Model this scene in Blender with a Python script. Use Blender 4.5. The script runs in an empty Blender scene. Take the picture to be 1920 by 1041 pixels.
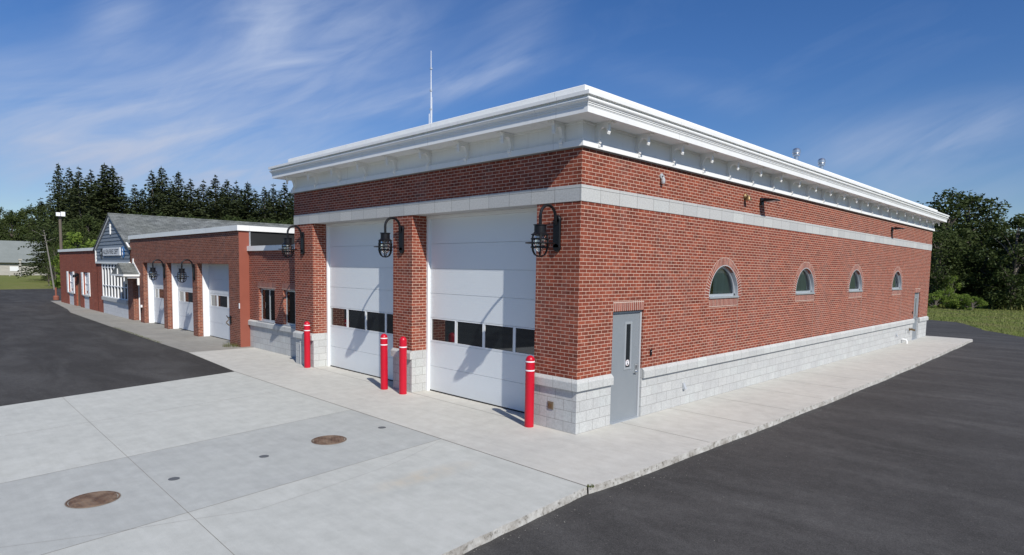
import bpy, math, random
from mathutils import Vector, Matrix
from mathutils.geometry import tessellate_polygon
random.seed(7)
scn = bpy.context.scene
COL = scn.collection
PI = math.pi

# ------------------------------------------------------------------ materials
class NT:
    def __init__(s, nt): s.nt = nt; s.N = nt.nodes; s.L = nt.links
    def n(s, t, **k):
        x = s.N.new(t)
        for a, b in k.items(): setattr(x, a, b)
        return x
    def put(s, sock, v):
        if v is None: return
        if isinstance(v, bpy.types.NodeSocket): s.L.new(v, sock)
        elif isinstance(v, (tuple, list)) and len(v) == 3 and sock.type == 'RGBA': sock.default_value = (*v, 1)
        else: sock.default_value = v
    def m(s, op, a, b=None, c=None, clamp=False):
        x = s.n('ShaderNodeMath', operation=op); x.use_clamp = clamp
        for i, v in enumerate((a, b, c)): s.put(x.inputs[i], v)
        return x.outputs[0]
    def mix(s, f, a, b, bt='MIX'):
        x = s.n('ShaderNodeMix', data_type='RGBA', blend_type=bt)
        s.put(x.inputs[0], f); s.put(x.inputs[6], a); s.put(x.inputs[7], b)
        return x.outputs[2]
    def vec(s, kind='UV', scale=None, off=None):
        x = s.n('ShaderNodeTexCoord').outputs[kind]
        if scale or off:
            mp = s.n('ShaderNodeMapping'); s.L.new(x, mp.inputs[0])
            if scale: mp.inputs['Scale'].default_value = scale
            if off: mp.inputs['Location'].default_value = off
            x = mp.outputs[0]
        return x
    def noise(s, v, sc, det=4, rough=.55, dist=0, dim='3D'):
        x = s.n('ShaderNodeTexNoise', noise_dimensions=dim); s.put(x.inputs['Vector'], v)
        x.inputs['Scale'].default_value = sc; x.inputs['Detail'].default_value = det
        x.inputs['Roughness'].default_value = rough; x.inputs['Distortion'].default_value = dist
        return x.outputs['Fac']
    def ramp(s, f, *stops):
        x = s.n('ShaderNodeValToRGB'); s.put(x.inputs[0], f); e = x.color_ramp.elements
        while len(e) < len(stops): e.new(.5)
        for i, (p, c) in enumerate(stops):
            e[i].position = p; e[i].color = (c, c, c, 1) if not isinstance(c, tuple) else (*c, 1)
        return x.outputs[0]
    def bump(s, h, st=.3, d=.01, nrm=None):
        x = s.n('ShaderNodeBump'); x.inputs['Strength'].default_value = st; x.inputs['Distance'].default_value = d
        s.put(x.inputs['Height'], h)
        if nrm: s.L.new(nrm, x.inputs['Normal'])
        return x.outputs[0]

def mat(name, col=(.5, .5, .5), rough=.6, metal=0, spec=.5, fn=None, **k):
    M = bpy.data.materials.new(name); M.use_nodes = True
    t = NT(M.node_tree); b = t.N['Principled BSDF']
    b.inputs['Base Color'].default_value = (*col, 1); b.inputs['Roughness'].default_value = rough
    b.inputs['Metallic'].default_value = metal; b.inputs['Specular IOR Level'].default_value = spec
    for a, v in k.items(): b.inputs[a.replace('_', ' ')].default_value = v
    if fn:
        r = fn(t) or {}
        for a, v in r.items(): t.put(b.inputs[a], v)
    return M

def brick_mat(name, c1, c2, mortar, ms=.0055, bw=.2032, rh=.0677, offset=.5, dirt=.25, off=(0, -1.016, 0), vary=.34, bump=.5, stain=.16):
    def fn(t):
        v = t.vec('UV', off=off)
        br = t.n('ShaderNodeTexBrick'); br.offset = offset
        t.L.new(v, br.inputs['Vector'])
        br.inputs['Color1'].default_value = (*c1, 1); br.inputs['Color2'].default_value = (*c2, 1)
        br.inputs['Mortar'].default_value = (*mortar, 1); br.inputs['Scale'].default_value = 1
        br.inputs['Mortar Size'].default_value = ms; br.inputs['Mortar Smooth'].default_value = .25
        br.inputs['Brick Width'].default_value = bw; br.inputs['Row Height'].default_value = rh
        wv = t.vec('Object')
        n1 = t.noise(wv, .55, 3, .6); n2 = t.noise(wv, 30, 3)
        c = t.mix(t.ramp(n1, (.3, 0.), (.75, 1.)), br.outputs['Color'], t.mix(dirt, br.outputs['Color'], (c1[0] * .75, c1[1] * .9, c1[2])))
        c = t.mix(.35, c, t.ramp(n2, (.2, .35), (.8, .85)), 'OVERLAY')
        sp = t.n('ShaderNodeSeparateXYZ'); t.L.new(v, sp.inputs[0])
        row = t.m('FLOOR', t.m('DIVIDE', sp.outputs[1], rh)); par = t.m('MULTIPLY', t.m('ABSOLUTE', t.m('MODULO', row, 2)), offset * bw)
        cl_ = t.m('FLOOR', t.m('DIVIDE', t.m('ADD', sp.outputs[0], par), bw)); cb = t.n('ShaderNodeCombineXYZ'); t.L.new(row, cb.inputs[0]); t.L.new(cl_, cb.inputs[1])
        wn = t.n('ShaderNodeTexWhiteNoise', noise_dimensions='2D'); t.L.new(cb.outputs[0], wn.inputs['Vector'])
        tint = t.ramp(wn.outputs['Value'], (0, (1 - vary,) * 3), (.3, (1 - vary * .35, 1 - vary * .5, 1 - vary * .5)), (.75, (1.0, 1.0, 1.0)), (1, (1 + vary * .4, 1 + vary * .65, 1 + vary * .55)))
        c = t.mix(t.m('SUBTRACT', 1, br.outputs['Fac']), c, t.mix(1., c, tint, 'MULTIPLY'))
        if stain:
            g1 = t.noise(t.vec('Object', scale=(1.6, 1.6, .22)), 1.6, 5, .65); c = t.mix(t.m('MULTIPLY', t.ramp(g1, (.52, 0.), (.75, 1.)), stain), c, (.30, .27, .25))
        h = t.m('SUBTRACT', 1, br.outputs['Fac'])
        return {'Base Color': c, 'Normal': t.bump(t.m('ADD', h, t.m('MULTIPLY', n2, .25)), bump, .006), 'Roughness': .85}
    return mat(name, fn=fn, spec=.25)

M = {}
M['brick'] = brick_mat('brick', (.268, .062, .033), (.172, .042, .026), (.60, .42, .33), ms=.0058)
M['brick_soldier'] = brick_mat('brick_soldier', (.30, .085, .055), (.19, .048, .034), (.62, .51, .43), offset=0, ms=.008)
M['brick_old'] = brick_mat('brick_old', (.26, .083, .048), (.16, .048, .032), (.40, .29, .22), ms=.0065, off=(.05, 0, 0))
M['brick_painted'] = brick_mat('brick_painted', (.36, .105, .062), (.28, .08, .048), (.17, .055, .038), ms=.007, dirt=.5, off=(0, 0, 0), vary=.25)
M['block'] = brick_mat('block', (.46, .465, .455), (.42, .425, .42), (.23, .225, .215), ms=.005, bw=.4064, rh=.2032, dirt=.0, vary=.05, stain=.1, off=(0.1, 0, 0), bump=.25)
M['block_painted'] = brick_mat('block_painted', (.55, .56, .57), (.53, .54, .55), (.36, .37, .38), ms=.005, bw=.4064, rh=.2032, dirt=0, vary=.05, stain=.1, off=(0.1, 0, 0), bump=.3)
M['belt_stone'] = brick_mat('belt_stone', (.47, .47, .455), (.42, .425, .42), (.16, .155, .15), ms=.005, bw=.6, rh=5.0, dirt=0, vary=.05, stain=.1, offset=0, off=(.03, .5, 0), bump=.2)
M['cap_stone'] = brick_mat('cap_stone', (.47, .475, .46), (.43, .435, .425), (.24, .235, .22), ms=.005, bw=.4572, rh=5.0, dirt=0, vary=.05, stain=.1, offset=0, off=(.13, .5, 0), bump=.2)

def f_trim(t):
    n = t.noise(t.vec('Object'), 1.5, 4)
    br = t.n('ShaderNodeTexBrick'); t.L.new(t.vec('UV', off=(.7, 20, 0)), br.inputs[0]); br.offset = 0; br.inputs['Scale'].default_value = 1
    br.inputs['Brick Width'].default_value = 3.66; br.inputs['Row Height'].default_value = 90; br.inputs['Mortar Size'].default_value = .006
    g1 = t.noise(t.vec('Object', scale=(3, 3, .3)), 2.0, 5, .65)
    c = t.mix(t.ramp(n, (.35, 0.), (.8, 1.)), (.86, .86, .84), (.80, .80, .785)); c = t.mix(t.m('MULTIPLY', t.ramp(g1, (.55, 0.), (.75, 1.)), .18), c, (.50, .48, .44))
    return {'Base Color': t.mix(t.m('MULTIPLY', br.outputs['Fac'], .45), c, (.3, .3, .3))}
    return {'Base Color': t.mix(t.ramp(n, (.35, 0.), (.8, 1.)), (.86, .86, .84), (.80, .80, .785))}
M['white_trim'] = mat('white_trim', rough=.42, fn=f_trim)
M['band_shade'] = mat('band_shade', (.22, .21, .2), .5)  # grey of the frieze band's shaded underside, put into the colour
def f_door(t):
    v = t.vec('UV')
    s = t.n('ShaderNodeSeparateXYZ'); t.L.new(v, s.inputs[0])
    w = t.m('PINGPONG', s.outputs[1], .026)
    w = t.m('MULTIPLY', w, 38.)
    g = t.noise(t.vec('UV', scale=(3, 60, 1)), 1.5, 3)
    n = t.noise(t.vec('Object'), .7, 4, .6)
    dirt = t.ramp(t.m('MULTIPLY', t.ramp(s.outputs[1], (.0, 1.), (.5, 0.)), n), (.15, 0.), (.6, 1.))
    c = t.mix(n, (.73, .765, .78), (.69, .725, .745))
    c = t.mix(t.m('MULTIPLY', dirt, .25), c, (.45, .44, .42))
    return {'Base Color': c, 'Normal': t.bump(t.m('ADD', t.ramp(w, (0, 0.), (.25, 1.)), t.m('MULTIPLY', g, .3)), .22, .004)}
M['door_white'] = mat('door_white', rough=.42, fn=f_door)
def f_old_door(t):
    n = t.noise(t.vec('Object'), 1.2, 4, .6)
    return {'Base Color': t.mix(n, (.66, .69, .72), (.58, .61, .64))}
M['door_old'] = mat('door_old', rough=.5, fn=f_old_door)
M['jamb_white'] = mat('jamb_white', (.8, .81, .82), .45)
M['door_grey'] = mat('door_grey', (.215, .24, .265), .42, fn=lambda t: {'Base Color': t.mix(t.noise(t.vec('Object'), 3, 4), (.20, .225, .245), (.245, .265, .285))})
M['frame_grey'] = mat('frame_grey', (.42, .44, .46), .5)
M['aluminium'] = mat('aluminium', (.55, .58, .61), .38, .55)
M['glass_dark'] = mat('glass_dark', (.012, .016, .018), .03, spec=.75, IOR=1.75)
M['glass'] = mat('glass', (.02, .026, .026), .03, spec=.6, IOR=1.6)
def f_clear(t):
    g = t.n('ShaderNodeBsdfGlossy'); g.inputs['Roughness'].default_value = .02
    tr = t.n('ShaderNodeBsdfTransparent'); tr.inputs[0].default_value = (.8, .86, .84, 1)
    fr = t.n('ShaderNodeFresnel'); fr.inputs[0].default_value = 1.7
    mx = t.n('ShaderNodeMixShader'); t.L.new(fr.outputs[0], mx.inputs[0]); t.L.new(tr.outputs[0], mx.inputs[1]); t.L.new(g.outputs[0], mx.inputs[2])
    t.L.new(mx.outputs[0], t.N['Material Output'].inputs[0])
M['glass_clear'] = mat('glass_clear', fn=f_clear)
M['blind'] = mat('blind', (.36, .42, .38), .8, fn=lambda t: {'Base Color': t.mix(t.noise(t.vec('Object', scale=(14, 14, .6)), 1.5, 3), (.36, .44, .38), (.70, .76, .68))})
M['unlit_dark'] = mat('unlit_dark', (.03, .03, .03), .9)  # near-black for unlit rooms and frame shadow, shade put into the colour
M['black_metal'] = mat('black_metal', (.006, .006, .008), .42, spec=.35)
M['bollard_red'] = mat('bollard_red', (.58, .003, .022), .3, spec=.45, fn=lambda t: {'Base Color': t.mix(t.ramp(t.noise(t.vec('Object', scale=(3, 3, 1)), 7, 6, .75), (.60, 0.), (.72, .35)), t.mix(t.noise(t.vec('Object'), 5, 4), (.56, .004, .024), (.44, .004, .020)), (.30, .12, .11)), 'Roughness': t.m('ADD', .25, t.m('MULTIPLY', t.noise(t.vec('Object'), 14, 4), .2))})
M['tape_white'] = mat('tape_white', (.85, .85, .87), .4)
M['lamp_glass'] = mat('lamp_glass', (.8, .85, .85), .05, Transmission_Weight=.85, IOR=1.3)

def concrete(name, c1, c2, seed, stain=None, streak=.22, kerb=None):
    def fn(t):
        v = t.vec('Object', off=(seed, seed, 0))
        a = t.noise(v, .45, 6, .62); b = t.noise(v, 3.2, 6, .65); f = t.noise(v, 90, 3, .6)
        st = t.noise(t.vec('Object', scale=(.55, 9, 1), off=(seed, 0, 0)), 1.2, 5, .6)
        c = t.mix(t.ramp(a, (.3, 0.), (.72, 1.)), c1, c2)
        c = t.mix(.5, c, t.ramp(b, (.25, .38), (.8, .62)), 'OVERLAY')
        c = t.mix(streak, c, t.ramp(st, (.3, .42), (.72, .58)), 'OVERLAY')
        c = t.mix(.35, c, t.ramp(f, (.2, .35), (.8, .65)), 'OVERLAY')
        sp = t.noise(v, 17, 3, .5)
        c = t.mix(t.m('MULTIPLY', t.ramp(sp, (.70, 0.), (.76, 1.)), .35), c, (c1[0] * .45, c1[1] * .45, c1[2] * .45))
        if stain:
            d = t.n('ShaderNodeVectorMath', operation='DISTANCE')
            t.L.new(t.vec('Object', scale=stain[1]), d.inputs[0]); d.inputs[1].default_value = stain[0]
            m_ = t.m('MULTIPLY', t.ramp(d.outputs['Value'], (0, 1.), (.5, 0.)), t.ramp(b, (.35, 0.), (.65, 1.)))
            c = t.mix(t.m('MULTIPLY', m_, .45), c, (.55, .40, .22))
        return {'Base Color': c, 'Normal': t.bump(t.m('ADD', f, t.m('MULTIPLY', st, .8)), .16, .004)}
    return mat(name, rough=.85, spec=.2, fn=fn)
M['concrete_drive'] = concrete('concrete_drive', (.53, .532, .49), (.475, .48, .443), 3, stain=((-.05 * 1.6, -3.4 * .45, 0), (1.6, .45, 0)))
M['concrete_patch'] = concrete('concrete_patch', (.45, .458, .43), (.41, .416, .395), 11)
M['concrete_walk'] = concrete('concrete_walk', (.555, .54, .49), (.49, .48, .44), 5)
M['concrete_old'] = concrete('concrete_old', (.33, .315, .28), (.26, .25, .225), 21)
def f_kerb(t):
    v = t.vec('Object'); n = t.noise(v, 3.5, 5, .75); n2 = t.noise(t.vec('Object'), 14, 5, .7)
    c = t.mix(t.ramp(n, (.38, 0.), (.62, 1.)), (.52, .51, .48), (.30, .28, .25))
    c = t.mix(t.ramp(n2, (.55, 0.), (.68, 1.)), c, (.15, .14, .12))
    return {'Base Color': c, 'Normal': t.bump(n2, .6, .015)}
M['kerb'] = mat('kerb', rough=.95, spec=.1, fn=f_kerb)
M['joint_faint'] = mat('joint_faint', (.36, .355, .34), .95, spec=.1)
M['joint'] = mat('joint', (.24, .225, .20), .95, spec=.1)

def asphalt(name, c1, c2, seed, ang=0):
    def fn(t):
        v = t.vec('Object', off=(seed, 0, 0))
        mp = t.n('ShaderNodeMapping'); t.L.new(v, mp.inputs[0]); mp.inputs['Rotation'].default_value = (0, 0, ang); mp.inputs['Scale'].default_value = (.25, 1, 1)
        a = t.noise(v, .35, 6, .65); b = t.noise(mp.outputs[0], .9, 6, .65, .6); f = t.noise(v, 70, 3, .7); g = t.noise(v, 28, 4, .75); k_ = t.noise(v, 6, 5, .7)
        c = t.mix(t.ramp(a, (.32, 0.), (.7, 1.)), c1, c2)
        c = t.mix(t.ramp(b, (.45, 0.), (.8, .45)), c, (.15, .146, .14))
        c = t.mix(.75, c, t.ramp(f, (.32, .22), (.72, .8)), 'OVERLAY'); c = t.mix(.5, c, t.ramp(k_, (.3, .36), (.72, .66)), 'OVERLAY')
        c = t.mix(t.ramp(g, (.62, 0.), (.70, .8)), c, (.19, .18, .16))
        return {'Base Color': c, 'Normal': t.bump(t.m('ADD', f, g), .35, .006), 'Roughness': t.ramp(a, (.3, .78), (.7, .92))}
    return mat(name, spec=.22, fn=fn)
M['asphalt'] = asphalt('asphalt', (.070, .067, .064), (.051, .049, .047), 2, .3)
M['asphalt_lot'] = asphalt('asphalt_lot', (.060, .056, .051), (.043, .040, .037), 31, -.1)

def f_grass(t):
    v = t.vec('Object'); a = t.noise(v, .09, 5, .6); b = t.noise(v, .8, 6, .7); f = t.noise(v, 9, 5, .8)
    c = t.mix(t.ramp(a, (.35, 0.), (.65, 1.)), (.14, .18, .045), (.19, .195, .065))
    c = t.mix(t.ramp(b, (.5, 0.), (.72, .7)), c, (.24, .21, .12))
    c = t.mix(.55, c, t.ramp(f, (.25, .2), (.8, .85)), 'OVERLAY')
    return {'Base Color': c, 'Normal': t.bump(f, .8, .08)}
M['grass'] = mat('grass', rough=.95, spec=.1, fn=f_grass)
def leaf(name, c1, c2, c3, tr=.25):
    def fn(t):
        o = t.n('ShaderNodeObjectInfo').outputs['Random']
        g = t.n('ShaderNodeNewGeometry').outputs['Random Per Island']
        n = t.noise(t.vec('Object'), .35, 3, .6)
        c = t.mix(g, c1, c2); c = t.mix(t.ramp(n, (.4, 0.), (.7, 1.)), c, c3)
        c = t.mix(t.m('MULTIPLY', o, .45), c, t.mix(1., c, (.55, .62, .5), 'MULTIPLY'))
        b = t.N['Principled BSDF']; t.put(b.inputs['Base Color'], c)
        tl = t.n('ShaderNodeBsdfTranslucent'); t.put(tl.inputs[0], c)
        mx = t.n('ShaderNodeMixShader'); mx.inputs[0].default_value = tr
        t.L.new(b.outputs[0], mx.inputs[1]); t.L.new(tl.outputs[0], mx.inputs[2]); t.L.new(mx.outputs[0], t.N['Material Output'].inputs[0])
    return mat(name, rough=.65, spec=.2, fn=fn)
M['needles'] = leaf('needles', (.040, .055, .024), (.078, .092, .040), (.060, .074, .028), .2)
M['leaves'] = leaf('leaves', (.040, .062, .018), (.078, .102, .032), (.06, .08, .022))
M['leaves_light'] = leaf('leaves_light', (.16, .24, .04), (.27, .34, .07), (.2, .29, .06), .45)
M['weed'] = leaf('weed', (.22, .27, .07), (.32, .36, .11), (.32, .29, .14), .45)
M['bark'] = mat('bark', (.11, .09, .075), .9, fn=lambda t: {'Base Color': t.mix(t.noise(t.vec('Object', scale=(6, 6, 1)), 2, 4), (.07, .055, .045), (.17, .15, .13))})
M['bark_pale'] = mat('bark_pale', (.3, .28, .25), .85, fn=lambda t: {'Base Color': t.mix(t.noise(t.vec('Object', scale=(3, 3, 5)), 2, 4), (.12, .11, .095), (.24, .22, .195))})
def f_pole(t):
    n = t.noise(t.vec('Object', scale=(12, 12, .5)), 2, 5)
    return {'Base Color': t.mix(n, (.09, .07, .055), (.2, .165, .13))}
M['pole_wood'] = mat('pole_wood', rough=.9, fn=f_pole)
def f_sh(t):
    br = t.n('ShaderNodeTexBrick'); t.L.new(t.vec('UV'), br.inputs[0]); br.inputs['Scale'].default_value = 1
    br.inputs['Brick Width'].default_value = .33; br.inputs['Row Height'].default_value = .16; br.inputs['Mortar Size'].default_value = .008
    br.inputs['Color1'].default_value = (.19, .20, .195, 1); br.inputs['Color2'].default_value = (.12, .13, .128, 1); br.inputs['Mortar'].default_value = (.06, .06, .06, 1)
    n = t.noise(t.vec('Object'), 2.2, 5, .7); n3 = t.noise(t.vec('Object'), .5, 3)
    c = t.mix(.8, br.outputs['Color'], t.ramp(n, (.3, .3), (.72, .72)), 'OVERLAY')
    c = t.mix(t.ramp(n3, (.4, 0.), (.8, .3)), c, (.12, .125, .08))
    return {'Base Color': c, 'Normal': t.bump(n, .5, .02)}
M['shingle'] = mat('shingle', rough=.9, spec=.15, fn=f_sh)
M['siding'] = mat('siding', rough=.65, fn=lambda t: {'Base Color': t.mix(t.noise(t.vec('Object', scale=(1, 1, 6)), 1.3, 4), (.165, .20, .24), (.21, .24, .275))})
M['membrane'] = mat('membrane', rough=.65, fn=lambda t: {'Base Color': t.mix(t.noise(t.vec('Object', scale=(1, .35, 5)), 2.5, 5, .7), (.010, .011, .012), (.022, .024, .026)), 'Roughness': .9})
def f_pr(t):
    v = t.vec('UV'); br = t.n('ShaderNodeTexBrick'); t.L.new(v, br.inputs[0]); br.inputs['Scale'].default_value = 1
    br.inputs['Brick Width'].default_value = .4; br.inputs['Row Height'].default_value = .2; br.inputs['Mortar Size'].default_value = .004
    n = t.noise(t.vec('Object'), 3, 4)
    return {'Base Color': t.mix(n, (.29, .085, .054), (.24, .068, .044)), 'Normal': t.bump(br.outputs['Fac'], -.2, .004)}
M['painted_red'] = mat('painted_red', rough=.55, fn=f_pr)
def f_rust(t):
    n = t.noise(t.vec('Object'), 22, 5, .75); n2 = t.noise(t.vec('Object'), 5, 3)
    c = t.mix(t.ramp(n, (.35, 0.), (.65, 1.)), (.17, .095, .058), (.06, .038, .028))
    c = t.mix(t.ramp(n2, (.42, 0.), (.62, .7)), c, (.27, .19, .13))
    return {'Base Color': c, 'Normal': t.bump(n, .7, .01)}
M['rust'] = mat('rust', rough=.9, fn=f_rust)
M['iron_grey'] = mat('iron_grey', (.11, .115, .12), .7)
M['steel'] = mat('steel', (.62, .63, .64), .28, .9)
M['brass'] = mat('brass', (.22, .15, .075), .5, .7)
M['pvc'] = mat('pvc', (.8, .8, .78), .4)
M['outlet_bronze'] = mat('outlet_bronze', (.19, .145, .095), .5, .3)
M['roof_white'] = mat('roof_white', (.55, .55, .55), .7)
M['sign_white'] = mat('sign_white', (.74, .76, .78), .5)
M['ink'] = mat('ink', (.02, .025, .035), .6)
M['emblem_blue'] = mat('emblem_blue', (.025, .16, .42), .5)
M['brown_door'] = mat('brown_door', (.16, .085, .055), .6)
M['rust_post'] = mat('rust_post', (.25, .085, .055), .8)
M['barn_wall'] = mat('barn_wall', (.42, .40, .36), .9, fn=lambda t: {'Base Color': t.mix(t.noise(t.vec('Object', scale=(1, 1, 4)), .8, 4), (.30, .29, .26), (.50, .48, .44))})
M['barn_roof'] = mat('barn_roof', (.2, .22, .21), .8, fn=lambda t: {'Base Color': t.mix(t.noise(t.vec('Object'), .6, 5, .7), (.15, .17, .16), (.25, .27, .26))})

# ------------------------------------------------------------------ mesh helpers
class MB:
    def __init__(s): s.v = []; s.f = []; s.uv = []; s.mi = []; s.sm = []
    def face(s, pts, uv=None, mi=0, sm=False):
        i = len(s.v); s.v += [tuple(p) for p in pts]; s.f.append(tuple(range(i, i + len(pts)))); s.uv.append(uv); s.mi.append(mi); s.sm.append(sm)
        return s
    def box(s, a, b, mi=0, bev=0):
        x0, y0, z0 = [min(a[i], b[i]) for i in range(3)]; x1, y1, z1 = [max(a[i], b[i]) for i in range(3)]
        if bev:
            r = bev
            prof = [(x0 + r, y0), (x1 - r, y0), (x1, y0 + r), (x1, y1 - r), (x1 - r, y1), (x0 + r, y1), (x0, y1 - r), (x0, y0 + r)]
            return s.prism(prof, z0, z1, mi)
        p = [(x0, y0, z0), (x1, y0, z0), (x1, y1, z0), (x0, y1, z0), (x0, y0, z1), (x1, y0, z1), (x1, y1, z1), (x0, y1, z1)]
        for q in ((0, 3, 2, 1), (4, 5, 6, 7), (0, 1, 5, 4), (1, 2, 6, 5), (2, 3, 7, 6), (3, 0, 4, 7)): s.face([p[k] for k in q], mi=mi)
        return s
    def prism(s, poly, z0, z1, mi=0, side_mi=None, flatpoly=True):
        """poly (x,y) counter-clockwise, extruded in z"""
        n = len(poly); sm = mi if side_mi is None else side_mi
        if flatpoly:
            tri = tessellate_polygon([[Vector((x, y, 0)) for x, y in poly]])
            for t in tri:
                a, b, c = [poly[i] for i in t]
                if (b[0] - a[0]) * (c[1] - a[1]) - (b[1] - a[1]) * (c[0] - a[0]) < 0: b, c = c, b
                s.face([(*a, z1), (*b, z1), (*c, z1)], mi=mi); s.face([(*c, z0), (*b, z0), (*a, z0)], mi=mi)
        for i in range(n):
            a, b = poly[i], poly[(i + 1) % n]
            s.face([(*a, z0), (*b, z0), (*b, z1), (*a, z1)], mi=sm)
        return s
    def tube(s, pts, r, seg=10, mi=0, cap=True, closed=False):
        P = [Vector(p) for p in pts]; n = len(P); R_ = r if isinstance(r, (list, tuple)) else [r] * n
        rings = []; ref = None
        for i, p in enumerate(P):
            if closed: d = P[(i + 1) % n] - P[i - 1]
            else: d = P[min(i + 1, n - 1)] - P[max(i - 1, 0)]
            d.normalize()
            if ref is None: ref = Vector((0, 0, 1)) if abs(d.z) < .9 else Vector((1, 0, 0))
            a = (ref - d * ref.dot(d)).normalized(); ref = a; b = d.cross(a)
            rings.append([p + (a * math.cos(2 * PI * k / seg) + b * math.sin(2 * PI * k / seg)) * R_[i] for k in range(seg)])
        m = n if closed else n - 1
        for i in range(m):
            A, B = rings[i], rings[(i + 1) % n]
            for k in range(seg):
                l = (k + 1) % seg; s.face([A[k], A[l], B[l], B[k]], mi=mi, sm=True)
        if cap and not closed:
            s.face(rings[0][::-1], mi=mi); s.face(rings[-1], mi=mi)
        return s
    def lathe(s, c, prof, seg=24, mi=0, axis='z', sm=True):
        """prof: list of (r, h)"""
        def P(r, h, k):
            a = 2 * PI * k / seg; u, w = r * math.cos(a), r * math.sin(a)
            if axis == 'z': return (c[0] + u, c[1] + w, c[2] + h)
            if axis == 'x': return (c[0] + h, c[1] + u, c[2] + w)
            return (c[0] + w, c[1] + h, c[2] + u)
        for i in range(len(prof) - 1):
            (r0, h0), (r1, h1) = prof[i], prof[i + 1]
            for k in range(seg):
                q = []
                if r0 > 1e-6: q += [P(r0, h0, k), P(r0, h0, k + 1)]
                else: q += [P(0, h0, 0)]
                if r1 > 1e-6: q += [P(r1, h1, k + 1), P(r1, h1, k)]
                else: q += [P(0, h1, 0)]
                if len(q) > 2: s.face(q, mi=mi, sm=sm)
        return s
    def wall(s, plane, c, outer, holes=(), depth=.1, inward=1, mi=0, uvmode=None, edges='holes', hm=None):
        """planar wall with holes. plane 'y': pts (x,z) at y=c; plane 'x': pts (y,z) at x=c. reveals go inward by depth"""
        T = (lambda a, b, d=0: (a, c + d, b)) if plane == 'y' else (lambda a, b, d=0: (c + d, a, b))
        loops = [outer] + list(holes)
        flat = [p for l in loops for p in l]
        for t in tessellate_polygon([[Vector((p[0], p[1], 0)) for p in l] for l in loops]):
            a, b_, d = [flat[i] for i in t]
            cr = (b_[0] - a[0]) * (d[1] - a[1]) - (b_[1] - a[1]) * (d[0] - a[0])
            if abs(cr) < 1e-9: continue
            if (cr < 0): b_, d = d, b_
            s.face([T(*a), T(*b_), T(*d)], mi=mi)
        es = list(holes)
        if edges == 'all': es = loops
        for l in es:
            for i in range(len(l)):
                a, b_ = l[i], l[(i + 1) % len(l)]
                s.face([T(*a), T(*b_), T(*b_, depth * inward), T(*a, depth * inward)], mi=mi if hm is None else hm)
        return s

ORG = {}
def build(name, mb, m, parent=None, origin=None, label=None, category=None, group=None, kind=None, merge=False):
    me = bpy.data.meshes.new(name)
    if parent is not None: o0 = ORG[parent.name]
    elif origin is not None: o0 = Vector(origin)
    else:
        xs = [v[0] for v in mb.v]; ys = [v[1] for v in mb.v]; zs = [v[2] for v in mb.v]
        o0 = Vector(((min(xs) + max(xs)) / 2, (min(ys) + max(ys)) / 2, min(zs)))
    me.from_pydata([(v[0] - o0.x, v[1] - o0.y, v[2] - o0.z) for v in mb.v], [], mb.f)
    uvl = me.uv_layers.new(name='UVMap'); dat = uvl.data; li = 0
    for fi, f in enumerate(mb.f):
        uv = mb.uv[fi]
        if uv is None or callable(uv):
            p = [Vector(mb.v[i]) for i in f]
            if callable(uv): uvs = [uv(q) for q in p]
            else:
                n = (p[1] - p[0]).cross(p[-1] - p[0])
                if n.length < 1e-12 and len(p) > 3: n = (p[2] - p[1]).cross(p[3] - p[1])
                n = Vector((abs(n.x), abs(n.y), abs(n.z)))
                if n.z > 1.2 * max(n.x, n.y): uvs = [(q.x, q.y) for q in p]
                elif n.z > .3 * max(n.x, n.y): # sloping
                    uvs = [((q.y if n.x > n.y else q.x), q.z * 1.1 + (q.x if n.x > n.y else q.y)) for q in p]
                else: uvs = [(q.x + q.y, q.z) for q in p]
        else: uvs = uv
        for k in range(len(f)): dat[li].uv = uvs[k]; li += 1
    me.polygons.foreach_set('material_index', mb.mi); me.polygons.foreach_set('use_smooth', mb.sm)
    for x in (m if isinstance(m, (list, tuple)) else [m]): me.materials.append(M[x])
    if merge:
        import bmesh
        b = bmesh.new(); b.from_mesh(me); bmesh.ops.remove_doubles(b, verts=b.verts, dist=.0004); b.to_mesh(me); b.free()
    me.update()
    ob = bpy.data.objects.new(name, me); COL.objects.link(ob)
    if parent is not None: ob.parent = parent
    else: ob.location = o0
    ORG[ob.name] = o0
    tag(ob, label, category, group, kind)
    return ob
def tag(ob, label=None, category=None, group=None, kind=None):
    if label: ob['label'] = label
    if category: ob['category'] = category
    if group: ob['group'] = group
    if kind: ob['kind'] = kind
def thing(name, loc, label, category, group=None):
    ob = bpy.data.objects.new(name, None); COL.objects.link(ob); ob.location = loc; ob.empty_display_size = .2
    ORG[ob.name] = Vector(loc); tag(ob, label, category, group); return ob
def dup(o, parent=None, loc=None, label=None):
    kids = [k for k in bpy.data.objects if k.parent == o]
    c = o.copy(); COL.objects.link(c)
    if parent is not None: c.parent = parent
    if loc is not None: c.location = loc
    if label: c['label'] = label
    for k in kids: dup(k, c)
    return c
def rect(x0, z0, x1, z1): return [(x0, z0), (x1, z0), (x1, z1), (x0, z1)]

# ------------------------------------------------------------------ dimensions
ZB, ZL, ZT, ZC = 1.016, 4.267, 4.557, 5.208
W, L = 11.18, 27.64
P1, P2R, P2L, P3 = -1.07, -5.097, -5.883, -10.023
D0, D1, DZ = 1.065, 2.138, 2.235
E0, E1, EZ = 24.87, 25.9, 2.225
WY = [5.668, 11.044, 15.995, 21.628]; WS, WR = 2.422, .763

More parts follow.
